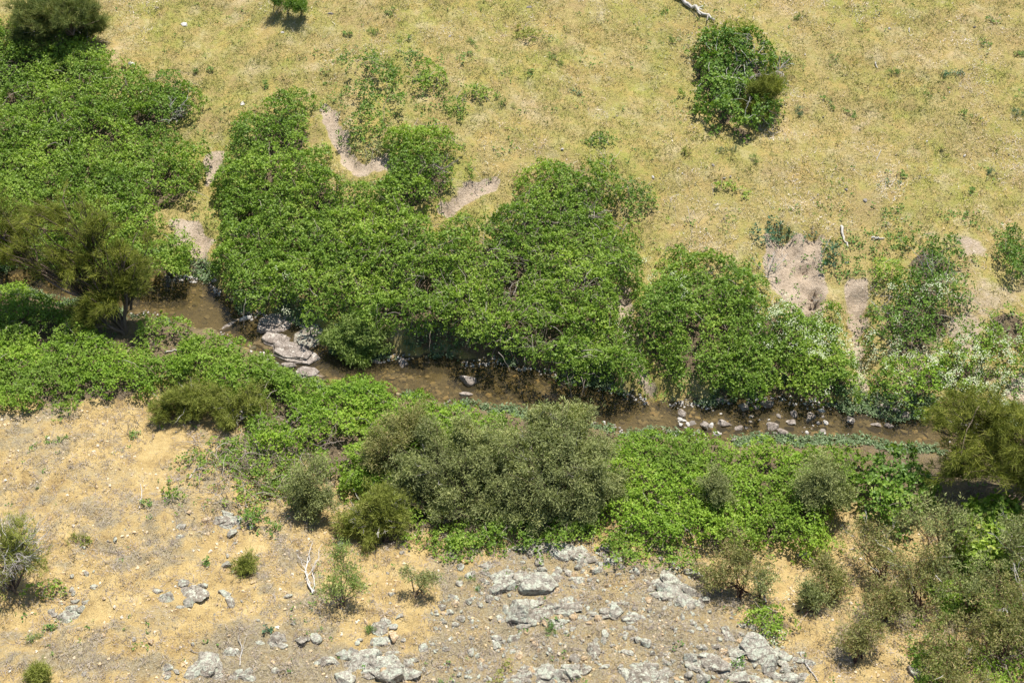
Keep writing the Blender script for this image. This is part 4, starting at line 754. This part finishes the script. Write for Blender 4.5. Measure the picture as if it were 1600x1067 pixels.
hl = [(815,957,48,36,'rock',.2,'bulky lichen covered boulder on the left of the outcrop'),(843,918,56,32,'rock',-.1,'wide pale lichen rock behind the bulky boulder'),(790,918,46,16,'rock',.3,'low ridge of grey rock left of the wide pale one'),
 (930,1020,28,26,'rock_dark',.5,'dark upright block alone near the bottom edge'),(850,1056,32,26,'rock',.4,'rounded grey boulder at the bottom edge'),(895,1047,34,20,'rock',0,'flat pale rock right of the rounded bottom boulder'),
 (1000,1058,48,30,'rock_dark',.1,'humped boulder mottled pink and grey at the bottom edge'),(1048,908,26,30,'rock',.6,'tall lichen rock at the crest of the outcrop'),(1072,940,40,20,'rock',-.4,'split pale rock just below the crest'),
 (1040,935,24,10,'rock',0,'thin slab beside the split rock'),(1090,900,42,16,'rock_dark',-.4,'dark slab shaded by the outcrop shrub'),(570,1035,52,28,'rock',.15,'large flaky lichen boulder at the lower middle'),(610,1052,44,18,'rock',-.3,'broken pale slab right of the flaky boulder'),
 (540,1060,34,22,'rock',.4,'whitish boulder cut by the bottom edge'),(660,1012,14,12,'rock',.3,'small blocky rock above the broken slab'),(615,995,18,14,'rock_ochre',0,'ochre blotched rock in the washed sand'),(602,975,20,14,'rock',.4,'grey white rock in the middle of the washed sand'),
 (1175,1012,46,28,'rock',-.2,'broad mottled rock at the right end of the outcrop'),(1200,1042,40,28,'rock',.3,'big greenish boulder near the bottom right of the outcrop'),(1160,1060,36,14,'rock',0,'pale shelf of rock at the bottom edge'),(1213,1020,14,12,'rock',0,'small rock perched beside the greenish boulder'),
 (1232,1058,30,14,'rock',0,'rounded pale stone left of the dry twigs'),(1094,1012,20,10,'rock',-.5,'oval whitish rock below the crest'),(1080,1030,26,18,'rock',-.5,'leaning layered rock left of the mottled one'),(1098,1026,14,8,'rock_ochre',0,'tan stone against the layered rock'),
 (1078,1054,14,10,'rock',.2,'white stone near the bottom edge'),(1100,1060,22,12,'rock',0,'grey stone beside the white one at the bottom edge'),(1130,1035,26,18,'rock_ochre',.2,'cluster topped tan rock'),(1066,965,10,12,'rock',.1,'narrow upright stone below the split rock'),
 (962,955,30,26,'rock',.5,'fractured rock in the centre of the stony slope'),(935,965,12,8,'rock_ochre',0,'orange stone left of the fractured rock'),(895,965,14,9,'rock_ochre',0,'warm brown stone below the wide pale rock'),(882,959,28,8,'rock',-.2,'thin pale slab beside the warm brown stone'),
 (872,948,14,8,'rock',0,'white chip behind the thin slab'),(862,974,12,10,'rock',0,'bluish white stone next to the bulky boulder'),(852,975,8,14,'rock_ochre',.4,'slim stone squeezed beside the bulky boulder'),(845,880,16,14,'rock_dark',.4,'dark pointed rock below the ridge'),
 (828,865,18,14,'rock_dark',.2,'brown rock on the sandy ledge'),(870,892,16,10,'rock',0,'grey stone below the ridge'),(905,885,18,10,'rock',.3,'pale stone in the middle of the ridge'),(930,892,20,8,'rock_ochre',-.3,'tan slab in the middle of the ridge'),
 (955,880,24,10,'rock',-.3,'white faced slab near the bramble edge'),(945,858,24,12,'rock',0,'lichen rock touching the bramble edge'),(860,855,56,10,'rock_dark',-.35,'long dark ledge at the top of the outcrop'),(900,870,50,10,'rock_dark',-.4,'long dark ledge continuing the top of the outcrop'),
 (830,948,30,14,'rock',0,'rock wedged between the two lichen boulders'),(710,933,20,8,'rock',-.2,'white flat stone beside the washed sand'),(705,957,16,8,'rock',0,'grey stone below the white flat one'),(718,912,14,14,'rock',.4,'blocky rock on the edge of the washed sand'),(706,870,16,10,'rock_dark',0,'brown block under the low bramble leaves'),
 (720,885,12,12,'rock',0,'grey stone below the brown block'),(735,1018,12,14,'rock',.3,'upright whitish stone on the grey slope'),(695,1015,14,8,'rock_dark',0,'dark small rock on the grey slope'),(790,952,14,16,'rock',.3,'narrow white rock left of the bulky boulder'),
 (1020,1020,10,8,'rock',0,'light stone on the bare slope'),(980,1020,18,10,'rock',0,'half buried cream rock'),(1000,1000,20,8,'rock',-.2,'thin grey sliver of rock'),(360,938,14,18,'rock_dark',.4,'dark sided rock on the sandy slope'),(350,928,20,8,'rock',-.3,'pale cap of rock behind the dark sided rock'),
 (293,943,18,12,'rock',0,'grey rock left of the dark sided rock'),(318,915,16,10,'rock',.1,'light rock above the grey one on the sand'),(100,967,20,18,'rock',.3,'lichen rock above the small sand hollow'),(112,952,22,12,'rock',0,'pale rock just above the sand hollow'),(128,950,14,10,'rock',.3,'grey stone right of the sand hollow'),
 (147,917,14,9,'rock',0,'lone white stone on the left sand'),(282,823,18,8,'rock',.2,'flat white slab below the sandy path'),(281,838,14,6,'rock',.3,'thin white slab under the flat one'),(362,832,16,12,'rock',0,'round pale rock below the shelf'),(355,803,24,10,'rock',0,'light rock at the top of the little shelf'),
 (325,812,18,7,'rock_ochre',.1,'tan slab on the little shelf'),(355,882,20,10,'rock',.1,'white slab left of the tiny dark bush'),(378,888,20,12,'rock',-.1,'grey white rock beneath the tiny dark bush'),(432,998,30,16,'rock_dark',.1,'dark flaky rock in the grey litter'),
 (490,997,24,14,'rock',.2,'pale crumbly rock in the grey litter'),(365,1020,36,14,'rock',0,'broad pale rock crossed by dead twigs'),(300,1050,26,16,'rock',.3,'cream rock near the bottom left'),(385,1060,24,12,'rock',0,'white rock at the bottom left of the middle'),(430,1047,12,10,'rock',0,'small round white rock near the bottom'),
 (262,1042,18,10,'rock',0,'grey pale stone in the lower left litter'),(450,932,14,6,'rock',.2,'thin white flake on open sand'),(288,40,14,9,'pebble',0,'largest white stone on the paddock near the top'),(288,66,5,4,'pebble',0,'white pebble just under the largest paddock stone'),
 (378,163,10,12,'pebble',0,'white stone at the tip of the middle thicket'),(442,142,10,5,'pebble',0,'white chip on the dry paddock grass'),(442,51,8,5,'pebble',0,'white stone below the small top bushes'),(703,57,9,6,'pebble',0,'white stone high in the paddock'),(828,12,12,5,'pebble',0,'pale shard at the top of the paddock'),
 (1523,43,7,5,'pebble',0,'pale stone near the top right'),(1390,45,6,6,'pebble',0,'white fleck of stone near the top right'),(1322,297,7,6,'pebble',0,'white stone above the forked stick'),(1352,313,8,6,'pebble',0,'white stone right of the paddock track'),(1323,411,6,5,'pebble',0,'white pebble right of the gully'),
 (517,22,14,5,'pebble',0,'flat white stone right of the small top bushes'),(205,100,16,6,'pebble',0,'pale flat stone at the thicket edge'),(1255,868,26,14,'rock_dark',0,'grey rock embedded in the sandy track'),(1430,1055,22,22,'rock_dark',.5,'dark fractured rock beside the lower right scrub'),
 (1445,1018,16,10,'rock',0,'pale rock half under the lower right scrub')]
for (a, b, c_, d_, m, r, lab) in hl:
    rock(a, b, c_, d_, lab, m, r, sub=4 if c_ >= 40 else (3 if c_ > 18 else 2), thick=.40, sink=.46, name='boulder' if c_ >= 40 else ('rock' if c_ > 12 else 'stone'), cat='boulder' if c_ >= 40 else ('rock' if c_ > 12 else 'stone'), layered=c_ > 30)
# broken outcrops: flat slabs and fragments set into the soil
def outcrop(px, py, rx, ry, n, label, ang=0., m='rock', seed=0, big=.5):
    rs = np.random.RandomState(500+seed); c = W(px, py); root = empty('rock_outcrop', c, label, 'rock outcrop'); ca, sa = math.cos(ang), math.sin(ang)
    for i in range(n):
        a = rs.rand()*6.28; q = rs.rand()**.6; u, v_ = math.cos(a)*q*rx*.025, math.sin(a)*q*ry*.031; x, y = c[0]+u*ca-v_*sa, c[1]+u*sa+v_*ca
        sz = big*(1-.75*q)*(.6+.6*rs.rand())+.07; P, F = rock_shape(2 if sz < .3 else 3, rs, 11, .08, True)
        P = P*np.array([sz*(1+.5*rs.rand()), sz*(.55+.4*rs.rand()), sz*(.2+.18*rs.rand())]); t = ang+rs.randn()*.35; P = P@np.array([[math.cos(t), math.sin(t), 0], [-math.sin(t), math.cos(t), 0], [0, 0, 1]])
        tl = rs.randn()*.22; P = P@np.array([[1, 0, 0], [0, math.cos(tl), math.sin(tl)], [0, -math.sin(tl), math.cos(tl)]])
        o = obj('fragment', P, F, M[m if rs.rand() < .72 else 'rock_dark'], {'v': np.full(len(P), rs.rand())}, root); o.location = (x-c[0], y-c[1], float(T(x, y))-c[2]+sz*.02)
for i, a_ in enumerate([(820,905,80,14,26,'long jagged outcrop of lichen rock above the bulky boulder',-.12), (880,862,80,9,24,'dark broken ledge along the top of the stony slope',-.28), (850,960,60,22,18,'fragments crowded round the bulky lichen boulder',0.), (965,960,36,20,14,'shattered patch of grey rock in the middle of the stony slope',-.2),
   (1060,925,44,24,18,'cracked outcrop at the crest beside the red stemmed shrub',-.5), (1185,1025,70,34,30,'broad mottled outcrop near the bottom edge right of the centre',-.35), (590,1045,75,24,28,'flaky pale outcrop at the bottom edge left of the centre',-.2), (870,1055,60,16,16,'half buried ledge at the bottom edge below the dark block',.1),
   (1000,1056,50,16,14,'rubbly pinkish ledge at the bottom edge',0.), (600,985,34,28,12,'crumbling rock in the washed sand',.2), (440,1000,40,10,7,'dark crumbling ledge in the grey litter',0.), (330,1040,64,18,11,'cream rubble among litter at the lower left',.1), (345,815,50,12,7,'small stone shelf at the top of the sandy slope',.1),
   (115,958,26,14,8,'little rock cluster above the sand hollow',0.), (300,930,44,20,5,'scattered ledge stones left of the dark sided rock',0.), (1120,1045,46,18,14,'tan and grey rubble left of the mottled outcrop',0.)]):
    outcrop(*a_[:4], a_[4], a_[5], a_[6], seed=i, big=.42 if a_[2] > 40 else .26)
# loose stones on the rocky slope: individuals, shared meshes
rs = np.random.RandomState(77); ZP = polyw(ROCKZ)
SM = {}; NAMED = [(a, b, lab) for a, b, _, _, lab in cl]+[(q[0], q[1], q[-1]) for q in hl]; USED = set()
COLW = {'rock': 'grey', 'rock_ochre': 'tan', 'rock_dark': 'dark', 'pebble': 'white'}
def stone_label(px, py, s, mn, place):
    sz = 'tiny' if s < .07 else ('small' if s < .13 else 'fist sized'); best = sorted(NAMED, key=lambda q: (q[0]-px)**2+(q[1]-py)**2)[:6]
    for (a, b, lab) in best:
        dx, dy = px-a, py-b; d = math.hypot(dx, dy)
        if d < 4: continue
        side = 'right of' if dx > abs(dy) else ('left of' if -dx > abs(dy) else ('below' if dy > 0 else 'above'))
        how = 'just ' if d < 22 else ('' if d < 50 else 'well ')
        t = f'{sz} {COLW[mn]} stone {how}{side} the {lab}'
        if len(t.split()) <= 16 and t not in USED and d < (320 if 'paddock' in place else 130): USED.add(t); return t, None
    return f'{COLW[mn]} loose stone lying {place}', 'loose stones '+place
for mn in ('rock', 'rock_ochre', 'rock_dark', 'pebble'):
    SM[mn] = []
    for q in range(6): Pq, Fq = rock_shape(1, rs, 8, .04); SM[mn].append(mesh_data('stone', Pq, Fq, M[mn], {'v': np.full(len(Pq), rs.rand())}))
def loose(x, y, s, mn, label, group, z=None, flat=.5, name='loose_stone'):
    a_, b_ = project(np.array([[x, y, float(T(x, y))]])); lb_, g_ = stone_label(a_[0], b_[0], s, mn, label.split('stone ')[1] if False else {'rocky': 'on the rocky slope', 'sandy': 'on the sandy slope', 'near ': 'on the near stone bar', 'paddo': 'in the paddock'}[next(k for k in ('rocky', 'sandy', 'near ', 'paddo') if k in label)])
    label = lb_; group = g_ or group
    o = bpy.data.objects.new(name, SM[mn][rs.randint(6)]); COL.objects.link(o); zz = float(T(x, y)) if z is None else z
    o.location = (x, y, zz+s*flat*.3); o.scale = (s*(.8+.5*rs.rand()), s*(.7+.4*rs.rand()), s*flat*(.8+.5*rs.rand())); o.rotation_euler = (rs.randn()*.2, rs.randn()*.2, rs.rand()*6.28); tagp(o, label, 'stone', group)
n = 0
while n < 150:
    px, py = rs.uniform(640, 1260), rs.uniform(850, 1066); q = W(px, py)
    if inside(np.array([q[0]]), np.array([q[1]]), ZP)[0] and fbm(q[0]*.8, q[1]*.8, 33, 3) > .40:
        loose(q[0], q[1], .07+.13*rs.rand()**2, ['rock', 'rock', 'rock_ochre', 'rock_dark'][rs.randint(4)], 'small loose stone among the many on the rocky slope', 'loose stones on the rocky slope'); n += 1
for i in range(70):
    px, py = rs.uniform(0, 640), rs.uniform(800, 1066); q = W(px, py); loose(q[0], q[1], .05+.09*rs.rand()**2, ['rock', 'rock_ochre', 'rock'][rs.randint(3)], 'small loose stone among those on the sandy slope', 'loose stones on the sandy slope')
for i in range(40):
    px = rs.uniform(830, 1590); py = rs.uniform(5, 340); q = W(px, py); loose(q[0], q[1], .035+.05*rs.rand()**2, 'pebble', 'small white stone lying in the dry paddock grass', 'white stones in the paddock', z=q[2]+.03)
# gravel, creek edge pebbles, bed stones
def stone_stuff(P, s, sub, flat, rs, emb=.2):
    tp = []
    for q in range(8):
        a, b = rock_shape(sub, rs, 7, .04) if sub >= 0 else (OCT[0]*(1+rs.randn(6, 3)*.22)@np.linalg.qr(rs.randn(3, 3))[0], OCT[1]); a = a*np.array([1, .8, flat]); tp.append((a, b, np.full(len(a), .5)))
    Nn = np.tile([0, 0, 1.], (len(P), 1))+rs.randn(len(P), 3)*.15; return scatter(tp, P+np.stack([0*s, 0*s, s*flat*(.5-emb)], -1), Nn, s, rs, rs.rand(len(P)), 1.0)
P = sample(60000, rs, -17, 3, 40); dl_ = yl(P[:, 0])-P[:, 1]; gr = from_grid(grey, P); q = fbm(P[:, 0]*1.2, P[:, 1]*1.2, 70, 4)
k = (dl_ > 4) & ~covered(P[:, 0], P[:, 1]) & (rs.rand(len(P)) < np.clip((q-.38)*2.6, .08, 1)*(.4+.4*gr)); P = P[k][:16000]
V, F, v = stone_stuff(P, .022+.07*rs.rand(len(P))**3, -1, .6, rs); tagp(obj('gravel', V, F, M['ochre'], {'v': v}), 'ochre and grey gravel scattered over the hillside', 'gravel', kind='stuff')
n = 3400; x = rs.uniform(-18, 24, n); sd_ = rs.rand(n) < .62; y = np.where(sd_, yu(x)-.08+rs.randn(n)*.11, yl(x)+.02+rs.randn(n)*.13); q = fbm(x*.9, y*.5+sd_*7, 71, 3); k = q > np.where(sd_, .42, .5); x, y = x[k], y[k]
P = np.stack([x, y, np.clip(T(x, y), -.02, .5)], -1); V, F, v = stone_stuff(P, .025+.07*rs.rand(len(P))**2, 0, .6, rs, .1)
tagp(obj('shore_pebbles', V, F, M['pebble'], {'v': v}), 'pale pebbles lining both creek edges', 'pebbles', kind='stuff')
n = 5200; x = rs.uniform(-24, 26, n); t = rs.rand(n); y = yl(x)+(yu(x)-yl(x))*t; q = fbm(x*.6, y*.9, 72, 3); k = rs.rand(n) < np.clip((q-.33)*3, .1, 1); x, y = x[k], y[k]; z = T(x, y)
V, F, v = stone_stuff(np.stack([x, y, z], -1), .04+.15*rs.rand(len(x))**2.2, 0, .45, rs); tagp(obj('creek_bed_stones', V, F, M['bedstone'], {'v': v}), 'brown algae covered stones on the creek bed', 'stones', kind='stuff')
P = sample(30000, rs, -17, -4, 40); k = inside(P[:, 0], P[:, 1], ZP) & (fbm(P[:, 0]*1.1, P[:, 1]*1.1, 73, 4)+rs.rand(len(P))*.3 > .58); P = P[k][:5200]
V, F, v = stone_stuff(P, .03+.10*rs.rand(len(P))**3, 0, .5, rs, .15); tagp(obj('rock_chips', V, F, M['rock'], {'v': v}), 'angular grey rock chips littering the stony slope', 'rock chips', kind='stuff')
# crumbly bar of stones around the near creek edge at right
for i in range(40):
    px = rs.uniform(1050, 1290); py = 672+rs.randn()*8+(px-1170)*.03; q = W(px, py); loose(q[0], q[1], .05+.09*rs.rand()**2, 'pebble', 'small pale stone among those on the near stone bar', 'small stones on the near bar', z=max(q[2], -.02))

# ------------------------------------------------------------------ dead wood
def stick(pts, r, label, m='dead', name='stick', cat='stick', lift=.04, twigs=0, seed=0):
    rs = np.random.RandomState(seed+5); p = np.array([W(a, b) for a, b in pts]); p[:, 2] += lift
    t = np.linspace(0, 1, 12)*(len(p)-1); i0 = np.minimum(t.astype(int), len(p)-2); f = (t-i0)[:, None]; Q = p[i0]*(1-f)+p[i0+1]*f; Q[1:-1] += rs.randn(10, 3)*r*.5
    root = empty(name, p[0], label, cat); v = tubes(Q[None], (r*np.linspace(1, .45, 12))[None], 6, rs); child('stem' if twigs else 'shaft', v[0], v[1], M[m], v[2], root, True)
    if twigs:
        i = rs.randint(2, 11, twigs); a = Q[i]; L_ = np.linalg.norm(Q[-1]-Q[0]); d = (Q[-1]-Q[0])/L_; e = a+(d+rs.randn(twigs, 3)*.45)*L_*(.15+.25*rs.rand(twigs))[:, None]; e[:, 2] = np.abs(e[:, 2]-a[:, 2])*.6+a[:, 2]
        B = bez(a, e, rs.randn(twigs, 3)*.03, 6, rs, .05); v = tubes(B, np.linspace(.5, .2, 6)[None]*np.full((twigs, 1), r), 3, rs); child('twigs', v[0], v[1], M[m], v[2], root)['kind'] = 'stuff'
    return root
stick([(1056,-2),(1075,10),(1096,22),(1116,35)], .11, 'weathered grey fallen log at the top edge beside the lone bush', name='fallen_log', cat='log', lift=.12, twigs=4)
stick([(1314,355),(1318,372),(1325,387)], .06, 'short bent grey stick in the paddock above the gully', lift=.05); stick([(1362,373),(1382,374)], .045, 'straight pale stick right of the bent one', lift=.05, twigs=2)
stick([(489,928),(480,908),(478,888),(484,868)], .035, 'forked bleached branch lying on the sand', name='dead_branch', cat='branch', twigs=8, seed=2)
stick([(490,925),(492,910),(488,890)], .03, 'short stub next to the forked bleached branch', name='dead_branch', cat='branch', twigs=2, seed=3)
stick([(258,552),(272,548),(288,548)], .03, 'bleached stick below the small round bramble mound'); stick([(1376,236),(1372,246),(1369,252)], .02, 'forked white twig in the right paddock', twigs=2)
stick([(1420,46),(1421,52)], .03, 'pale stick near the top right'); stick([(1367,99),(1371,108)], .03, 'pale slanting stick in the upper right paddock')
stick([(298,1015),(305,1020),(322,1021)], .018, 'curved white twig in the lower left litter', seed=6); stick([(375,1040),(378,1010),(372,998)], .018, 'upright forked dead twig in the litter', twigs=5, seed=7)
stick([(218,795),(222,775),(220,757)], .02, 'thin dead twig on the sandy path', twigs=3, seed=8); stick([(296,748),(305,735),(325,728)], .025, 'bleached twig over the thin bramble runners', twigs=3, seed=9)
stick([(515,823),(550,825),(575,822)], .02, 'long bare branch reaching left from the needle shrub', twigs=5, seed=10, lift=.3)
stick([(1258,1035),(1268,1050),(1278,1065)], .03, 'grey stick on the sand below the sparse shrub', seed=11); stick([(1249,1020),(1256,1030)], .03, 'tan chip of wood by the grey stick', seed=12)
stick([(1196,945),(1186,925),(1178,905)], .03, 'pale leaning dead stem beside the outcrop shrub', twigs=5, lift=.2, seed=13)
def dead_bush(px, py, n, L, label, m='dead', seed=0, up=.6, off=0):
    rs = np.random.RandomState(seed+9); b = W(px, py, off); root = empty('dead_bush', b, label, 'dead bush'); d = rs.randn(n, 3); d[:, 2] = np.abs(d[:, 2])*up+.3; d /= np.linalg.norm(d, axis=1, keepdims=True)
    s = np.repeat(b[None], n, 0)+rs.randn(n, 3)*.05; B = bez(s, s+d*L*(.6+.5*rs.rand(n, 1)), rs.randn(n, 3)*.1*L, 6, rs, .04); v1 = tubes(B, np.linspace(1, .35, 6)[None]*(.02*(.6+.6*rs.rand(n, 1))), 4, rs)
    child('stems', *v1[:2], M[m], v1[2], root)['kind'] = 'stuff'
    k = n*4; bi = rs.randint(0, n, k); j = rs.randint(1, 5, k); q = B[bi, j]; dd = B[bi, j+1]-B[bi, j]; dd /= np.linalg.norm(dd, axis=1, keepdims=True); dd += rs.randn(k, 3)*.5
    S = bez(q, q+dd*L*(.15+.25*rs.rand(k, 1)), np.zeros((k, 3)), 6, rs, .06); v2 = tubes(S, np.linspace(1, .4, 6)[None]*np.full((k, 1), .009), 3, rs); child('twigs', *v2[:2], M[m], v2[2], root)['kind'] = 'stuff'
dead_bush(272,182,12,1.1,'bleached dead bush spilling from the paddock edge',seed=1,off=.4); dead_bush(118,60,10,.9,'pale dead tangle in front of the top left tree',seed=2,off=.5)
dead_bush(1455,440,7,1.6,'tall bare grey saplings standing in the dark bramble',seed=3,up=2.0,off=.3); dead_bush(1200,430,9,1.1,'silvery dead twigs at the left rim of the gully',seed=4,off=.2)
dead_bush(1392,492,6,1.1,'thin dead branches over the small bramble right of the gully',seed=5,off=.4,up=1.2); dead_bush(1275,480,6,.8,'bare branching stem in front of the burrow',seed=6,up=1.2)
dead_bush(1215,110,9,1.0,'bleached branches reaching right from the lone bush',seed=7,off=.9); dead_bush(1590,1000,16,1.0,'brown tangle of dead twigs at the lower right edge','cane',seed=8)
dead_bush(925,340,10,.7,'grey dead twigs on the right shoulder of the middle thicket','cane',seed=9,off=1.2); dead_bush(40,850,14,1.0,'silver bare branches on top of the left edge bush',seed=10,off=.5)
dead_bush(690,265,10,.8,'brown dead canes beside the upper lobe of the thicket','cane',seed=11,off=.9); dead_bush(1545,640,6,.9,'bare pale branches in the right needle tree',seed=12,off=2.2)

# ------------------------------------------------------------------ individual weeds in the paddock and on the sand
WD = [(1257,26,12,'faint green weed at the top of the paddock'),(1550,35,12,'dark green weed near the top right corner'),(1590,88,12,'dark tuft against the right edge'),(1588,180,14,'blue green weed against the right edge'),(1470,118,12,'blue green weed pair, left member'),
 (1493,117,12,'greyish right member of the weed pair'),(1393,118,12,'small weed between the pale stick and weed pair'),(1296,160,14,'green streak of weed near the lone bush'),(1328,182,11,'weed below the green streak'),(1253,175,14,'blue tinted weed right of the lone bush'),
 (1400,275,14,'green tuft in the middle right paddock'),(1390,288,10,'blue grey tuft below the middle one'),(1555,272,14,'wide grey green weed patch at right'),(1470,237,10,'bright weed in the right paddock'),(1537,68,12,'weed left of the dark tuft at the edge'),
 (870,95,12,'branchy dark weed casting a little shadow'),(902,150,14,'blue green weed in the centre of the paddock'),(830,115,9,'speck of weed in the paddock'),(735,70,14,'tall weed with thin stalks in the paddock'),(730,88,10,'low weed below the tall stalks'),
 (635,64,9,'tiny dark weed above the bramble strip'),(584,55,12,'green weed at the upper left paddock'),(615,18,12,'weed near the top edge'),(545,55,9,'small weed left of the green one'),(790,165,9,'weed tip at the end of the loose bramble'),
 (1100,220,16,'yellow green weed below the lone bush'),(1075,240,12,'weed left of the yellow green one'),(1140,235,12,'grey green weed below the lone bush'),(1050,65,12,'rank tuft beside the fallen log'),(1040,20,11,'small tuft left of the fallen log'),
 (390,265,10,'weed by the tip of the middle thicket'),(415,135,9,'weed on the dry ground above the thicket'),(95,690,9,'dark weed on the left sand'),(52,1000,9,'small green tuft low on the left sand'),(200,680,16,'spindly dark weed on the sand'),
 (225,790,10,'green weed cluster on open sand'),(120,850,14,'yellowish weed beside the twiggy bush'),(325,880,9,'little weed above the light rock'),(787,1050,18,'bright grassy tuft at the bottom edge'),(860,985,7,'green fleck below the bluish stone'),(1150,1035,9,'green fleck by the mottled rock'),
 (135,845,9,'weed right of the yellowish one'),(580,985,9,'small weed on the washed sand'),(80,985,8,'weed close to the sand hollow'),(420,985,8,'weed in the grey litter'),(735,905,10,'small plant by the washed sand'),(1545,995,9,'green weed in the scrub'),
 (330,110,9,'dark weed near the paddock corner'),(310,112,8,'weed next to the dark corner weed'),(1505,180,10,'green weed in the right paddock'),(1520,300,9,'weed at the lower right paddock'),(1180,250,9,'weed among the straw below the lone bush')]
for i, (a, b, s, lab) in enumerate(WD):
    rs = np.random.RandomState(900+i); c = W(a, b); k = 8+s; r = s*.026; s3 = rs.randn(4, 2)*r*.55; q = s3[rs.randint(0, 4, k)]*np.array([1.2, .8])+rs.randn(k, 2)*r*.2
    P = np.stack([c[0]+q[:, 0], c[1]+q[:, 1], T(c[0]+q[:, 0], c[1]+q[:, 1])+.04+.16*rs.rand(k)*np.exp(-(q**2).sum(1)/r**2)], -1)
    V, F, v = scatter(TP['bramble_small' if i % 3 else 'needle_short'], P, np.tile([0, 0, 1.], (k, 1))+rs.randn(k, 3)*.4, .45+.4*rs.rand(k), rs)
    o = empty('weed', c, lab, 'weed', 'weeds in the paddock' if b < 400 else 'weeds on the hillside'); mm = 'thistle' if 'blue' in lab or 'grey' in lab else ('needle_green' if 'yellow' in lab or 'bright' in lab else 'weed')
    child('foliage', V, F, M[mm], v, o)['kind'] = 'stuff'
    m = 5; a_ = np.repeat(c[None], m, 0); e = a_+np.stack([rs.randn(m)*r*.5, rs.randn(m)*r*.5, .12+.15*rs.rand(m)], -1); tv = tubes(bez(a_, e, np.zeros((m, 3)), 4, rs), np.full((m, 4), .007), 3, rs); child('stems', tv[0], tv[1], M['bark'], tv[2], o)['kind'] = 'stuff'
tri = sum(len(o.data.loops)-2*len(o.data.polygons) for o in bpy.data.objects if o.type == 'MESH')
print('TRIS', tri)
for o in sorted([o for o in bpy.data.objects if o.type == 'MESH'], key=lambda o: -len(o.data.polygons))[:14]: print(o.name, o.parent.name if o.parent else '', len(o.data.polygons))
